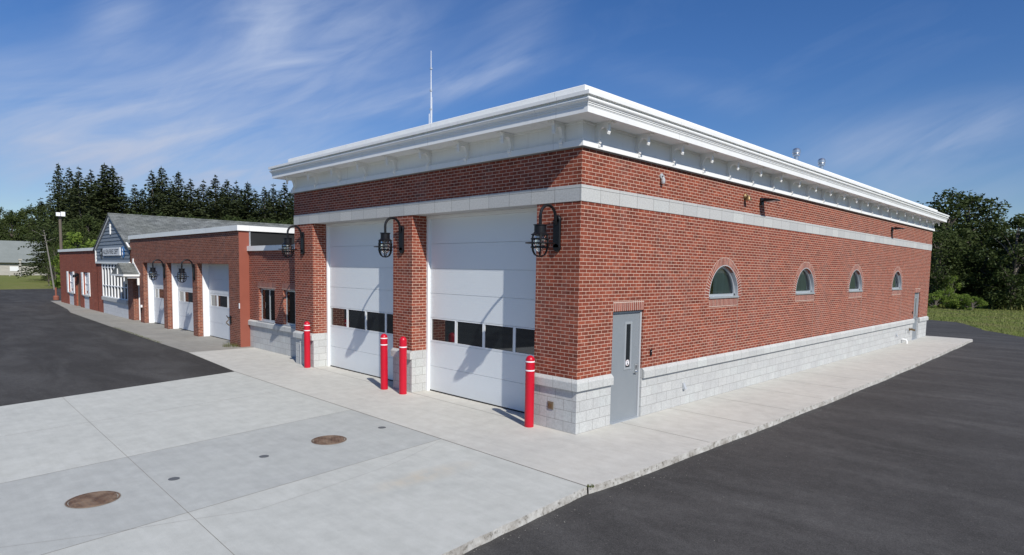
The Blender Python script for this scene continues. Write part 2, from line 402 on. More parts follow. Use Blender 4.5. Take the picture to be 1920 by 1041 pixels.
# ================================================================== NEW STATION
st = thing('fire_station', (-W / 2, L / 2, 0), 'large new red brick fire station with white bracketed cornice and two tall white doors', 'fire station')
def arch(yc, r, n=28): return [(yc + r, WS)] + [(yc + r * math.cos(PI * k / n), WS + r * math.sin(PI * k / n)) for k in range(1, n)] + [(yc - r, WS)]
b = MB()
side = [(0, ZB), (D0, ZB), (D0, DZ), (D1, DZ), (D1, ZB), (E0, ZB), (E0, EZ), (E1, EZ), (E1, ZB), (L, ZB), (L, ZL), (0, ZL)]
b.wall('x', 0, side, [arch(y, WR) for y in WY], .10, -1)
for (d0, d1, dz) in ((D0, D1, DZ), (E0, E1, EZ)):   # door reveals
    for yy in (d0, d1): b.face([(0, yy, ZB), (0, yy, dz), (-.1, yy, dz), (-.1, yy, ZB)])
    b.face([(0, d0, dz), (0, d1, dz), (-.1, d1, dz), (-.1, d0, dz)])
b.face([(0, 0, ZT), (0, L, ZT), (0, L, ZC), (0, 0, ZC)])
b.face([(-W, 0, ZT), (0, 0, ZT), (0, 0, ZC), (-W, 0, ZC)])
for (a, c_) in ((P1, 0), (P2L, P2R), (-W, P3)):
    b.face([(a, 0, ZB), (c_, 0, ZB), (c_, 0, ZL), (a, 0, ZL)])
for x in (P1, P2L, P2R, P3): b.face([(x, 0, ZB), (x, .43, ZB), (x, .43, ZL), (x, 0, ZL)])
b.face([(-W, 0, 0), (-W, L, 0), (-W, L, ZC), (-W, 0, ZC)])
b.face([(-W, L, 0), (0, L, 0), (0, L, ZC), (-W, L, ZC)])
wall = build('brick_wall', b, 'brick', st)
# inner liner so no light leaks
b = MB(); b.box((-W + .02, .62, .01), (-.45, L - .02, 5.9)); build('interior', b, 'unlit_dark', st)
# block base
b = MB(); ZK = .8128
for (y0, y1) in ((0, D0), (D1, E0), (E1, L)): b.face([(0, y0, 0), (0, y1, 0), (0, y1, ZK), (0, y0, ZK)])
for yy in (D0, D1, E0, E1): b.face([(0, yy, 0), (-.1, yy, 0), (-.1, yy, ZB), (0, yy, ZB)], uv=lambda q: (q.x, q.z))
for (a, c_) in ((P1, 0), (P2L, P2R), (-W, P3)): b.face([(a, 0, 0), (c_, 0, 0), (c_, 0, ZK), (a, 0, ZK)])
for x in (P1, P2L, P2R, P3): b.face([(x, 0, 0), (x, .43, 0), (x, .43, ZB), (x, 0, ZB)])
build('block_base', b, 'block', st)
# chamfered cap
def cap(b, pts, pr=.062):
    """pts: list of (x,y,nx,ny) corner points with outward offset dir (already mitred)"""
    prof = [(0.0, ZK), (pr, ZK), (pr, .955), (.052, .972), (.0, ZB + .004)]
    for i in range(len(pts) - 1):
        A, B = pts[i], pts[i + 1]
        for j in range(len(prof) - 1):
            (p0, z0), (p1, z1) = prof[j], prof[j + 1]
            b.face([(A[0] + A[2] * p0, A[1] + A[3] * p0, z0), (B[0] + B[2] * p0, B[1] + B[3] * p0, z0), (B[0] + B[2] * p1, B[1] + B[3] * p1, z1), (A[0] + A[2] * p1, A[1] + A[3] * p1, z1)],
                   uv=lambda q: (q.x + q.y, q.z))
    for q in (pts[0], pts[-1]):
        b.face([(q[0] + q[2] * p, q[1] + q[3] * p, z) for p, z in prof])
b = MB()
cap(b, [(P1 - .01, 0, 0, -1), (0, 0, 1, -1), (0, D0, 1, 0)]); cap(b, [(0, D1, 1, 0), (0, E0, 1, 0)]); cap(b, [(0, E1, 1, 0), (0, L, 1, 1), (-W, L, -1, 1)])
cap(b, [(P2L - .01, 0, 0, -1), (P2R + .01, 0, 0, -1)]); cap(b, [(-W, .5, -1, 0), (-W, 0, -1, -1), (P3 + .01, 0, 0, -1)])
build('cap_course', b, 'cap_stone', st)
# belt course
b = MB(); q = .012
b.face([(q, -q, ZL), (q, L, ZL), (q, L, ZT), (q, -q, ZT)]); b.face([(-W - q, -q, ZL), (q, -q, ZL), (q, -q, ZT), (-W - q, -q, ZT)])
b.face([(-W - q, -q, ZL), (q, -q, ZL), (q, .5, ZL), (-W - q, .5, ZL)]); b.face([(q, -q, ZL), (q, L, ZL), (0, L, ZL), (0, -q, ZL)])
b.face([(q, -q, ZT), (q, L, ZT), (0, L, ZT), (0, -q, ZT)]); b.face([(-W - q, -q, ZT), (q, -q, ZT), (q, 0, ZT), (-W - q, 0, ZT)])
b.face([(-W - q, -q, ZL), (-W - q, L, ZL), (-W - q, L, ZT), (-W - q, -q, ZT)])
build('belt_course', b, 'belt_stone', st)
# cornice sweep
def sweep(b, prof, mi=0):
    C = [(-W, 0, -1, -1), (0, 0, 1, -1), (0, L, 1, 1), (-W, L, -1, 1)]
    for i in range(4):
        A, B = C[i], C[(i + 1) % 4]
        for (p0, z0), (p1, z1) in zip(prof[:-1], prof[1:]):
            b.face([(A[0] + A[2] * p0, A[1] + A[3] * p0, z0), (B[0] + B[2] * p0, B[1] + B[3] * p0, z0), (B[0] + B[2] * p1, B[1] + B[3] * p1, z1), (A[0] + A[2] * p1, A[1] + A[3] * p1, z1)], mi=mi)
b = MB()
sweep(b, [(.0, 5.222), (.075, 5.222), (.075, 5.235), (.068, 5.330), (.03, 5.350), (.006, 5.355), (.006, 5.63), (.03, 5.635), (.034, 5.672)])
fr = build('frieze', b, 'white_trim', st)
b = MB(); sweep(b, [(0, 5.203), (.045, 5.203), (.045, 5.2215), (0, 5.2215)]); build('band_shade', b, 'band_shade', st)  # thin grey strip: shade under the frieze band, painted as colour
b = MB(); cyma = [(.50, 5.832), (.512, 5.840), (.522, 5.852), (.528, 5.868), (.526, 5.884), (.517, 5.896), (.502, 5.902)]
sweep(b, [(.034, 5.672), (.455, 5.672), (.455, 5.66), (.468, 5.66), (.468, 5.765), (.474, 5.767), (.474, 5.774), (.468, 5.776), (.468, 5.782), (.482, 5.784), (.482, 5.803), (.477, 5.805), (.477, 5.811), (.494, 5.813), (.494, 5.830)] + cyma + [(.49, 5.904), (.49, 5.932), (.548, 5.932), (.548, 5.993), (.535, 6.0), (.12, 6.10)])
build('cornice', b, 'white_trim', st)
b = MB(); sweep(b, [(.12, 5.98), (.12, 6.235), (.105, 6.25), (-.30, 6.25), (-.30, 6.05)])
build('parapet_coping', b, 'white_trim', st)
b = MB(); b.box((-W + .2, .2, 5.95), (-.2, L - .2, 6.07)); build('roof', b, 'roof_white', st)
# brackets
BP = [(0, 5.668), (.345, 5.668), (.345, 5.632), (.33, 5.62), (.336, 5.57), (.328, 5.53), (.332, 5.49), (.316, 5.452), (.304, 5.455), (.295, 5.485), (.298, 5.525), (.275, 5.56), (.235, 5.585),
      (.185, 5.595), (.135, 5.575), (.105, 5.53), (.088, 5.47), (.072, 5.41), (.098, 5.385), (.118, 5.35), (.112, 5.315), (.09, 5.30), (.098, 5.28), (.086, 5.25), (.05, 5.25), (0, 5.27)]
BP = [(p * .88, z) for p, z in BP]
def bracket(x, y, side_):
    b = MB(); w = .036; n = len(BP)
    def T(p, z, s_): return (.006 + p, y + s_ * w, z) if side_ else (x + s_ * w, -.006 - p, z)
    tri = tessellate_polygon([[Vector((p, z, 0)) for p, z in BP]])
    for s_ in (-1, 1):
        for t in tri: b.face([T(*BP[i], s_) for i in t])
    for i in range(n):
        a, c_ = BP[i], BP[(i + 1) % n]
        b.face([T(*a, -1), T(*c_, -1), T(*c_, 1), T(*a, 1)])
    # top abacus
    if side_: b.box((.006, y - .062, 5.646), (.37, y + .062, 5.671))
    else: b.box((x - .062, -.37, 5.646), (x + .062, -.006, 5.671))
    return b
for k in range(22): build('bracket', bracket(0, .383 + k * (27.42 - .383) / 21, True), 'white_trim', st)
for k in range(9): build('bracket', bracket(-.438 - k * (11.035 - .438) / 8, 0, False), 'white_trim', st)
# soldier lintels, arches, sills
sw = lambda q: (q.z - 2.0, q.y + q.x)
for (d0, d1, dz) in ((D0, D1, DZ), (E0, E1, EZ)):
    b = MB(); b.face([(.003, d0, dz), (.003, d1, dz), (.003, d1, dz + .2), (.003, d0, dz + .2)], uv=sw)
    b.face([(.003, d0, dz), (.003, d1, dz), (-.1, d1, dz), (-.1, d0, dz)]); build('brick_lintel', b, 'brick_soldier', st)
for yc in WY:
    b = MB(); b.face([(.003, yc - WR, WS - .225), (.003, yc + WR, WS - .225), (.003, yc + WR, WS - .025), (.003, yc - WR, WS - .025)], uv=sw)
    build('brick_sill', b, 'brick_soldier', st)
    n = 36; b = MB()
    for k in range(n):
        a0, a1 = PI * k / n, PI * (k + 1) / n; r0, r1 = WR, WR + .2035
        pt = lambda r, a: (.003, yc + r * math.cos(a), WS + r * math.sin(a))
        R_ = (r0 + r1) / 2
        b.face([pt(r0, a0), pt(r1, a0), pt(r1, a1), pt(r0, a1)], uv=[(0.0, a0 * R_), (.2035, a0 * R_), (.2035, a1 * R_), (0.0, a1 * R_)])
    build('brick_arch', b, 'brick_soldier', st)
    b = MB(); b.box((-.001, yc + WR + .01, ZB + .01), (.0025, yc + WR + .024, WS - .03)); build('control_joint', b, 'joint', st)
# half-round windows
for yc in WY:
    f = MB(); n = 28
    def ring(r0, r1, x0, x1, f):
        for k in range(n):
            a0, a1 = PI * k / n, PI * (k + 1) / n
            pt = lambda r, a, x: (x, yc + r * math.cos(a), WS + .02 + r * math.sin(a))
            f.face([pt(r0, a0, x1), pt(r1, a0, x1), pt(r1, a1, x1), pt(r0, a1, x1)], sm=False)
            f.face([pt(r0, a0, x0), pt(r0, a0, x1), pt(r0, a1, x1), pt(r0, a1, x0)], sm=True)
            f.face([pt(r1, a0, x0), pt(r1, a0, x1), pt(r1, a1, x1), pt(r1, a1, x0)], sm=True)
    ring(WR - .075, WR - .016, -.14, -.075, f); f.box((-.14, yc - WR + .016, WS + .02), (-.075, yc + WR - .016, WS + .075))
    fo = build('arched_window', f, 'aluminium', st)
    f = MB(); ring(WR - .015, WR + .002, -.16, .006, f); build('jamb_liner', f, 'frame_grey', fo)
    f = MB(); f.box((-.12, yc - WR - .01, WS - .024), (.035, yc + WR + .01, WS + .02)); build('sill', f, 'aluminium', fo)
    f = MB(); f.wall('x', -.11, [(yc + (p[0] - yc) * .93, WS + .03 + (p[1] - WS) * .92) for p in arch(yc, WR)], (), 0); build('pane', f, 'glass_clear', fo)
    f = MB(); f.wall('x', -.18, rect(yc - .22, WS - .05, yc + .8, WS + .8), (), 0); f.wall('x', -.3, rect(yc - .8, WS - .05, yc - .1, WS + .8), (), 0, mi=1)  # second sheet: dark left part, the frame's shadow put in as near-black colour
    build('blind', f, ['blind', 'unlit_dark'], fo)

# side doors
def person_door(y0, y1, z1, sticker):
    f = MB()
    for (a, c_) in ((y0, y0 + .05), (y1 - .05, y1)): f.box((-.14, a, 0), (-.045, c_, z1))
    f.box((-.14, y0 + .05, z1 - .05), (-.045, y1 - .05, z1))
    d = MB(); d.box((-.115, y0 + .053, .012), (-.075, y1 - .053, z1 - .053))
    do = build('steel_door', d, 'door_grey', st)
    build('door_frame', f, 'frame_grey', do)
    w = y1 - y0; gy = y0 + w * .48
    g = MB()
    g.box((-.0755, gy, 1.03), (-.062, gy + .25, 1.075)); g.box((-.0755, gy, 1.955), (-.062, gy + .25, 2.0)); g.box((-.0755, gy, 1.075), (-.062, gy + .05, 1.955)); g.box((-.0755, gy + .2, 1.075), (-.062, gy + .25, 1.955))
    build('lite_frame', g, 'aluminium', do)
    g = MB(); g.box((-.0755, gy + .05, 1.075), (-.070, gy + .2, 1.955)); build('pane', g, 'glass_dark', do)
    h = MB(); hy = y1 - .135
    h.box((-.075, hy - .02, .90), (-.055, hy + .03, 1.12), bev=.004)
    h.tube([(-.055, hy, .97), (-.015, hy, .97), (-.01, hy - .10, .965)], .011, 8)
    h.tube([(-.055, hy + .005, 1.10), (-.02, hy + .005, 1.10), (-.02, hy + .005, .98), (-.055, hy + .005, .98)], .009, 8)
    build('handle', h, 'steel', do)
    h = MB(); h.box((-.11, y0 + .05, 0), (.02, y1 - .05, .011)); build('threshold', h, 'aluminium', do)
    h = MB(); h.box((-.12, y0, z1 - .012), (.001, y1, z1 - .001)); build('lintel_angle', h, 'black_metal', do)
    if sticker:
        s_ = MB(); s_.lathe((-.069, gy + .125, 1.165), [(0, .001), (.066, .001), (.066, 0)], 24, axis='x'); so = build('decal', s_, 'tape_white', do)
        s_ = MB()
        s_.lathe((-.0678, gy + .125, 1.165), [(.054, 0), (.062, 0)], 24, axis='x', mi=1)
        s_.box((-.0682, gy + .095, 1.185), (-.0672, gy + .155, 1.193)); s_.box((-.0682, gy + .10, 1.172), (-.0672, gy + .15, 1.180))
        s_.face([(-.0675, gy + .10, 1.125), (-.0675, gy + .15, 1.125), (-.0675, gy + .14, 1.16), (-.0675, gy + .11, 1.16)])
        build('decal_print', s_, ['ink', 'rust_post'], do)
person_door(D0, D1, DZ, True); person_door(E0, E1, EZ, False)

# overhead doors
def overhead(x0, x1, zt, yf, name='overhead_door', sec=7, wins=None, m='door_white', wz=(1.255, 1.80), parent=st, gl='glass_dark'):
    H = zt - .03; sh = H / sec; d = MB(); g = .0035
    ws = int(wz[0] / sh)
    for k in range(sec):
        z0, z1 = .03 + k * sh + g, .03 + (k + 1) * sh - g
        if k == ws and wins:
            a0, a1 = wz; z0b, z1b = z0, z1
            d.box((x0, yf, z0b), (x1, yf + .045, a0)); d.box((x0, yf, a1), (x1, yf + .045, z1b))
            xs = [x0] + [v for w_ in wins for v in w_] + [x1]
            for i in range(0, len(xs), 2): d.box((xs[i], yf, a0), (xs[i + 1], yf + .045, a1))
        else: d.box((x0, yf, z0), (x1, yf + .045, z1))
    d.box((x0, yf + .02, .03), (x1, yf + .046, .03 + ws * sh)); d.box((x0, yf + .02, .03 + (ws + 1) * sh), (x1, yf + .046, zt))
    do = build(name, d, m, parent)
    for (a, c_) in wins or []:
        p = MB(); p.box((a, yf + .012, wz[0]), (c_, yf + .018, wz[1])); build('pane', p, gl, do)
        p = MB(); e = .012
        p.box((a, yf - .004, wz[0]), (c_, yf + .012, wz[0] + e)); p.box((a, yf - .004, wz[1] - e), (c_, yf + .012, wz[1])); p.box((a, yf - .004, wz[0] + e), (a + e, yf + .012, wz[1] - e)); p.box((c_ - e, yf - .004, wz[0] + e), (c_, yf + .012, wz[1] - e))
        build('pane_frame', p, 'jamb_white', do)
    p = MB(); p.box((x0, yf + .004, .0), (x1, yf + .04, .032)); build('bottom_seal', p, 'black_metal', do)
    return do
for (a, c_) in ((P2R, P1), (P3, P2L)):
    x0, x1 = a + .065, c_ - .065; w_ = (x1 - x0 - .05 * 5) / 4
    wins = [(x0 + .05 + i * (w_ + .05), x0 + .05 + i * (w_ + .05) + w_) for i in range(4)]
    do = overhead(x0 + .002, x1 - .002, ZL - .07, .50, wins=wins)
    f = MB(); f.box((a + .001, .43, .0), (x0, .53, ZL)); f.box((x1, .43, .0), (c_ - .001, .53, ZL)); f.box((x0, .435, ZL - .07), (x1, .53, ZL - .002))
    build('door_frame', f, 'jamb_white', do)

# connector between the two stations
YC = .52; XA, XB = -15.93, -W
b = MB()
hw = [rect(-15.12, 1.03, -13.80, 2.21), rect(-13.14, 1.03, -11.82, 2.21)]
b.wall('y', YC, rect(XA, 1.0, XB, 3.53), [h[::-1] for h in hw], .14, 1)
build('connector_wall', b, 'brick', st)
b = MB(); b.face([(XA, YC, 0), (XB, YC, 0), (XB, YC, .82), (XA, YC, .82)]); build('connector_base', b, 'block', st)
b = MB()
for (z0, z1, p0, p1) in ((.82, .82, 0, .075), (.82, .965, .075, .075), (.965, .985, .075, .06), (.985, 1.018, .06, -.01)):
    b.face([(XA, YC - p0, z0), (XB - .001, YC - p0, z0), (XB - .001, YC - p1, z1), (XA, YC - p1, z1)], uv=lambda q: (q.x + q.y, q.z))
b.face([(XA, YC, .82), (XA, YC - .075, .82), (XA, YC - .075, .965), (XA, YC - .06, .985), (XA, YC, 1.018)])
build('connector_cap', b, 'cap_stone', st)
b = MB(); b.box((XA + .001, YC - .07, 3.535), (XB - .001, YC + .25, 3.71)); build('connector_fascia', b, 'white_trim', st)
b = MB(); b.box((XA + .001, YC + .25, 3.50), (XB - .001, 20, 3.62)); build('connector_roof', b, 'membrane', st)
for h in hw:
    x0, x1 = h[0][0], h[1][0]; b = MB()
    b.face([(x0 - .1, YC - .003, 2.21), (x1 + .1, YC - .003, 2.21), (x1 + .1, YC - .003, 2.41), (x0 - .1, YC - .003, 2.41)], uv=lambda q: (q.z, q.x))
    build('brick_lintel', b, 'brick_soldier', st)
for h in hw:
    x0, x1 = h[0][0], h[1][0]; f = MB(); y0, y1 = YC + .09, YC + .14
    f.box((x0, y0, 1.035), (x0 + .05, y1, 2.205)); f.box((x1 - .05, y0, 1.035), (x1, y1, 2.205)); f.box((x0 + .05, y0, 1.035), (x1 - .05, y1, 1.09)); f.box((x0 + .05, y0, 2.15), (x1 - .05, y1, 2.205))
    xm = (x0 + x1) / 2 + .04; f.box((xm - .03, y0, 1.09), (xm + .03, y1, 2.15))
    fo = build('casement_window', f, 'aluminium', st)
    for (a, c_) in ((x0 + .05, xm - .03), (xm + .03, x1 - .05)):
        g = MB(); g.box((a, y0 + .02, 1.09), (c_, y0 + .025, 2.15)); build('pane', g, 'glass_clear', fo)
        g = MB(); g.face([(a - .05, y0 + .045, 1.05), (c_ + .05, y0 + .045, 1.05), (c_ + .05, y0 + .045, 2.2), (a - .05, y0 + .045, 2.2)]); build('curtain', g, 'blind' if a < xm - .1 else 'unlit_dark', fo)  # right half: shade of the unlit room put in as a near-black sheet
    g = MB(); g.box((x0 - .02, YC - .04, 1.005), (x1 + .02, YC + .1, 1.034)); build('sill', g, 'aluminium', fo)
b = MB(); b.box((XA + .02, YC + .4, .01), (XB, 19, 3.49)); build('connector_interior', b, 'unlit_dark', st)

# ================================================================== OLD STATION
Y0 = .16; old = thing('old_station', (-33, 8, 0), 'older low red brick fire station with three small garage doors and a blue gabled front', 'fire station')
OP = [(-20.38, -16.93), (-24.39, -20.95), (-28.21, -24.95)]
b = MB()
o_ = [(-30.45, 0), (-30.12, 0), (-30.12, 2.12), (-28.9, 2.12), (-28.9, 0), (-28.21, 0), (-28.21, 3.05), (-24.95, 3.05), (-24.95, 0), (-24.39, 0), (-24.39, 3.05), (-20.95, 3.05), (-20.95, 0), (-20.38, 0), (-20.38, 3.05), (-16.93, 3.05), (-16.93, 0), (XA, 0), (XA, 4.26), (-30.45, 4.26)]
b.wall('y', Y0, o_, (), 0)
for x in [v for p in OP for v in p]: b.face([(x, Y0, 0), (x, .36, 0), (x, .36, 3.05), (x, Y0, 3.05)])
for p in OP: b.face([(p[0], Y0, 3.05), (p[1], Y0, 3.05), (p[1], .62, 3.05), (p[0], .62, 3.05)])
for x in (-30.12, -28.9): b.face([(x, Y0, 0), (x, .45, 0), (x, .45, 2.12), (x, Y0, 2.12)])
build('garage_wall', b, 'brick_old', old)
b = MB(); b.box((-30.2, .7, .01), (-16.2, 20, 4.1)); build('interior', b, 'unlit_dark', old)
b = MB(); b.face([(XA, Y0, 0), (XA, .56, 0), (XA, .56, 4.26), (XA, Y0, 4.26)]); build('painted_return', b, 'painted_red', old)
b = MB(); b.face([(XA, .56, 3.0), (XA, 22, 3.0), (XA, 22, 4.26), (XA, .56, 4.26)]); build('parapet_membrane', b, 'membrane', old)
b = MB(); b.box((XA - .01, .53, 3.535), (XA + .035, .575, 4.26)); build('edge_strip', b, 'aluminium', old)
b = MB(); b.box((-30.5, Y0 - .07, 4.262), (XA + .07, Y0 + .1, 4.455)); b.box((XA - .1, Y0 + .1, 4.262), (XA + .07, 22, 4.455)); build('garage_fascia', b, 'white_trim', old)
b = MB(); b.box((-30.4, Y0 + .1, 4.20), (XA - .1, 22, 4.40)); build('flat_roof', b, 'roof_white', old)
for (a, c_), ww in zip(OP, ([(-20.1, -19.45), (-19.35, -18.3), (-18.2, -17.3)], [(-24.1, -23.5), (-23.4, -22.3), (-22.2, -21.3)], [(-27.85, -27.4), (-27.3, -26.3), (-26.2, -25.3)])):
    do = overhead(a + .05, c_ - .05, 3.02, .60, sec=5, wins=ww, m='door_old', wz=(1.30, 1.77), parent=old)
    f = MB(); f.box((a - .001, .36, 0), (a + .05, .66, 3.049)); f.box((c_ - .05, .36, 0), (c_ + .001, .66, 3.049)); f.box((a + .05, .56, 3.0), (c_ - .05, .66, 3.049))
    build('door_frame', f, 'jamb_white', do)
# gabled part
GX0, GX1, GP, GE = -38.07, -30.45, -34.28, 3.88
gz = lambda x: 5.68 - abs(x - GP) * ((5.68 - GE) / (GP - GX0) if x < GP else (5.68 - GE) / (GX1 - GP))
b = MB(); z = 3.06; ex = .2
while z < 5.68:
    z1 = min(z + ex, 5.69)
    def span(z_):
        if z_ <= GE: return GX0, GX1
        t_ = (5.68 - z_) / (5.68 - GE); t_ = max(t_, 0); return GP + (GX0 - GP) * t_, GP + (GX1 - GP) * t_
    a0, c0 = span(z); a1, c1 = span(z1)
    b.face([(a0, Y0 - .045, z), (c0, Y0 - .045, z), (c1, Y0 - .015, z1), (a1, Y0 - .015, z1)])
    b.face([(a0, Y0 - .045, z), (c0, Y0 - .045, z), (c0, Y0 - .01, z), (a0, Y0 - .01, z)])
    z += ex
build('gable_siding', b, 'siding', old)
for (a, c_, m_) in ((GX0, -36.75, 'brick_painted'), (-31.2, -30.45, 'brick_old')):
    b = MB(); b.wall('y', Y0, rect(a, 0, c_, 3.0), (), 0); build('gable_brick', b, m_, old)
b = MB()
def board(b, p, q_, w_, y0, y1):
    d = Vector((q_[0] - p[0], q_[1] - p[1])).normalized(); n = Vector((-d.y, d.x)) * w_
    if n.y > 0: n = -n
    P = [(p[0], p[1]), (q_[0], q_[1]), (q_[0] + n.x, q_[1] + n.y), (p[0] + n.x, p[1] + n.y)]
    for yy in (y0, y1): b.face([(x, yy, z) for x, z in P])
    for i in range(4):
        A, B = P[i], P[(i + 1) % 4]; b.face([(A[0], y0, A[1]), (B[0], y0, B[1]), (B[0], y1, B[1]), (A[0], y1, A[1])])
board(b, (GX0 - .1, GE - .02), (GP, 5.74), .14, Y0 - .10, Y0 - .02); board(b, (GP, 5.74), (GX1 + .1, GE - .02), .14, Y0 - .1, Y0 - .02)
b.box((GX0 - .06, Y0 - .08, 2.97), (GX0 + .08, Y0 - .01, GE)); b.box((GX0 + .08, Y0 - .08, 2.97), (GX1, Y0 + .0, 3.075))
b.box((-34.31, Y0 - .09, 4.64), (-34.20, Y0 - .02, 5.22))
build('gable_trim', b, 'white_trim', old)
b = MB(); YR = 48
for (xe, xs) in ((GX1 + .25, 1), (GX0 - .25, -1)):
    ze = GE - .1; ln = math.hypot(xe - GP, 5.78 - ze)
    f_ = [(GP, Y0 - .15, 5.78), (GP, YR, 5.78), (xe, YR, ze), (xe, Y0 - .15, ze)]
    b.face(f_, uv=[(Y0, 0), (YR, 0), (YR, ln), (Y0, ln)]); b.face([(p[0], p[1], p[2] - .06) for p in f_], uv=[(Y0, 0), (YR, 0), (YR, ln), (Y0, ln)])
    b.face([f_[0], f_[3], (xe, Y0 - .15, ze - .06), (GP, Y0 - .15, 5.72)])
build('gable_roof', b, 'shingle', old)
b = MB(); b.tube([(GP, Y0 - .15, 5.80), (GP, YR, 5.80)], .05, 6); build('ridge_cap', b, 'shingle', old)
b = MB(); b.box((GX0 + .05, Y0 + .05, .01), (GX1 - .05, YR - .2, 3.85)); build('gable_interior', b, 'unlit_dark', old)
# big window
b = MB(); x0, x1, z0, z1 = -36.75, -31.2, 1.0, 2.97
nb = 8
for k in range(nb + 1):
    xx = x0 + (x1 - x0) * k / nb; b.box((xx - .045, Y0 - .02, z0), (xx + .045, Y0 + .06, z1))
for zz in (z0, 1.66, 2.72, z1 - .05): b.box((x0, Y0 - .012, zz), (x1, Y0 + .05, zz + .05))
fo = build('front_window', b, 'jamb_white', old)
b = MB(); b.box((x0, Y0 + .055, z0), (x1, Y0 + .06, z1)); build('pane', b, 'glass_clear', fo)
b = MB()
for k in range(40): 
    xx = x0 + (x1 - x0) * k / 40; b.face([(xx, Y0 + .12 + .03 * (k % 2), z0), (xx + (x1 - x0) / 40, Y0 + .12 + .03 * ((k + 1) % 2), z0), (xx + (x1 - x0) / 40, Y0 + .12 + .03 * ((k + 1) % 2), z1), (xx, Y0 + .12 + .03 * (k % 2), z1)])
build('curtain', b, 'blind', fo)
b = MB(); b.box((x0 - .03, Y0 - .09, .80), (x1 + .03, Y0 + .04, 1.0)); build('sill', b, 'cap_stone', fo)
b = MB(); b.face([(x0, Y0, 0), (x1, Y0, 0), (x1, Y0, .8), (x0, Y0, .8)]); build('window_base', b, 'block_painted', old)
# entrance door + canopy
b = MB(); b.box((-30.05, .45, .02), (-28.97, .50, 2.08)); do = build('entrance_door', b, 'door_grey', old)
b = MB(); b.box((-30.12, .40, 0), (-30.05, .52, 2.12)); b.box((-28.97, .40, 0), (-28.9, .52, 2.12)); b.box((-30.05, .40, 2.08), (-28.97, .52, 2.12)); build('door_frame', b, 'jamb_white', do)
b = MB(); b.box((-29.85, .443, 1.0), (-29.2, .45, 1.9)); build('pane', b, 'glass', do)
rx, rz, yf, xe, xw, ze = -30.1, 3.02, -.50, -28.8, -31.35, 2.45
b = MB()
for (xx, s_) in ((xe, 1), (xw, -1)):
    f_ = [(rx, Y0 - .004, rz), (rx, yf, rz), (xx, yf - .05, ze), (xx, Y0 - .004, ze)]
    b.face(f_, uv=[(0, 0), (.7, 0), (.7, 1.4), (0, 1.4)]); b.face([(p[0], p[1], p[2] - .07) for p in f_])
b.face([(rx, yf, rz), (xe, yf - .05, ze), (xw, yf - .05, ze)], uv=[(.6, 1), (0, 0), (1.2, 0)])
cn = build('entrance_canopy', b, 'shingle', old)
b = MB(); b.box((xe - .02, yf - .08, ze - .10), (xe + .03, Y0 - .004, ze - .005)); b.box((xw - .03, yf - .08, ze - .10), (xw + .02, Y0 - .004, ze - .005)); b.box((xw + .02, yf - .08, ze - .10), (xe - .02, yf - .04, ze - .01))
b.box((-30.02, yf - .085, ze - .0), (-29.9, yf - .05, ze + .28))
build('canopy_fascia', b, 'white_trim', cn)
b = MB(); board(b, (rx + .2, rz + .12), (xe + .12, ze + .02), .10, Y0 - .03, Y0 - .005); b.box((rx + .12, Y0 - .04, rz - .02), (rx + .28, Y0 - .003, rz + .24)); build('wall_flashing', b, 'white_trim', cn)
for xx in (xe - .1, xw + .1):
    b = MB(); b.box((xx - .04, yf + .12, ze - .2), (xx + .04, Y0 - .004, ze - .10)); b.box((xx - .04, Y0 - .1, ze - .55), (xx + .04, Y0 - .004, ze - .2))
    build('canopy_brace', b, 'white_trim', cn)
# sign and emblems: things on the gable
def text_mesh(txt, h, x, y, z, wid):
    c = bpy.data.curves.new('t', 'FONT'); c.body = txt; c.size = 1; c.extrude = .0; c.offset = .012
    o = bpy.data.objects.new('t', c); COL.objects.link(o); bpy.context.view_layer.update()
    me = bpy.data.meshes.new_from_object(o.evaluated_get(bpy.context.evaluated_depsgraph_get()))
    xs = [v.co.x for v in me.vertices]; ys = [v.co.y for v in me.vertices]
    sx = wid / (max(xs) - min(xs)); sz = h / (max(ys) - min(ys)); b = MB()
    for p in me.polygons: b.face([(x + (me.vertices[i].co.x - min(xs)) * sx, y, z + (me.vertices[i].co.y - min(ys)) * sz) for i in p.vertices])
    bpy.data.objects.remove(o); bpy.data.curves.remove(c); return b
sg = thing('name_sign', (-34.1, Y0 - .06, 3.44), 'long white sign board with black FIRE DEPT lettering on the blue gable', 'sign')
b = MB(); b.box((-36.0, Y0 - .10, 3.43), (-32.15, Y0 - .046, 3.87)); build('sign_board', b, 'sign_white', sg)
for tx, xx, ww in (('ALLEN', -35.88, 1.3), ('FIRE', -34.42, .85), ('DEPT', -33.42, 1.0)):
    build('lettering', text_mesh(tx, .27, xx, Y0 - .104, 3.515, ww), 'ink', sg)
def star_poly(cx, cz, pts): return [(cx + x, cz + z) for x, z in pts]
b = MB(); cx, cz = -31.65, 3.62
for k in range(3):
    a = k * PI / 3; d = Vector((math.sin(a), math.cos(a))); n = Vector((d.y, -d.x))
    b.wall('y', Y0 - .07 - .004 * k, [(cx + d.x * s1 * .30 + n.x * s2 * .09, cz + d.y * s1 * .30 + n.y * s2 * .09) for s1, s2 in ((-1, -1), (-1, 1), (1, 1), (1, -1))], (), .024 + .004 * k, 1, edges='all')
em = build('rescue_emblem', b, 'emblem_blue', label='blue six armed star emblem at the right end of the gable sign', category='emblem')
b = MB(); b.box((cx - .012, Y0 - .085, cz - .22), (cx + .012, Y0 - .079, cz + .22)); b.tube([(cx + .05 * math.sin(t_ * 1.2), Y0 - .085, cz - .2 + .04 * t_) for t_ in range(10)], .012, 5); build('staff', b, 'tape_white', em)
b = MB(); cx, cz = -36.6, 3.58
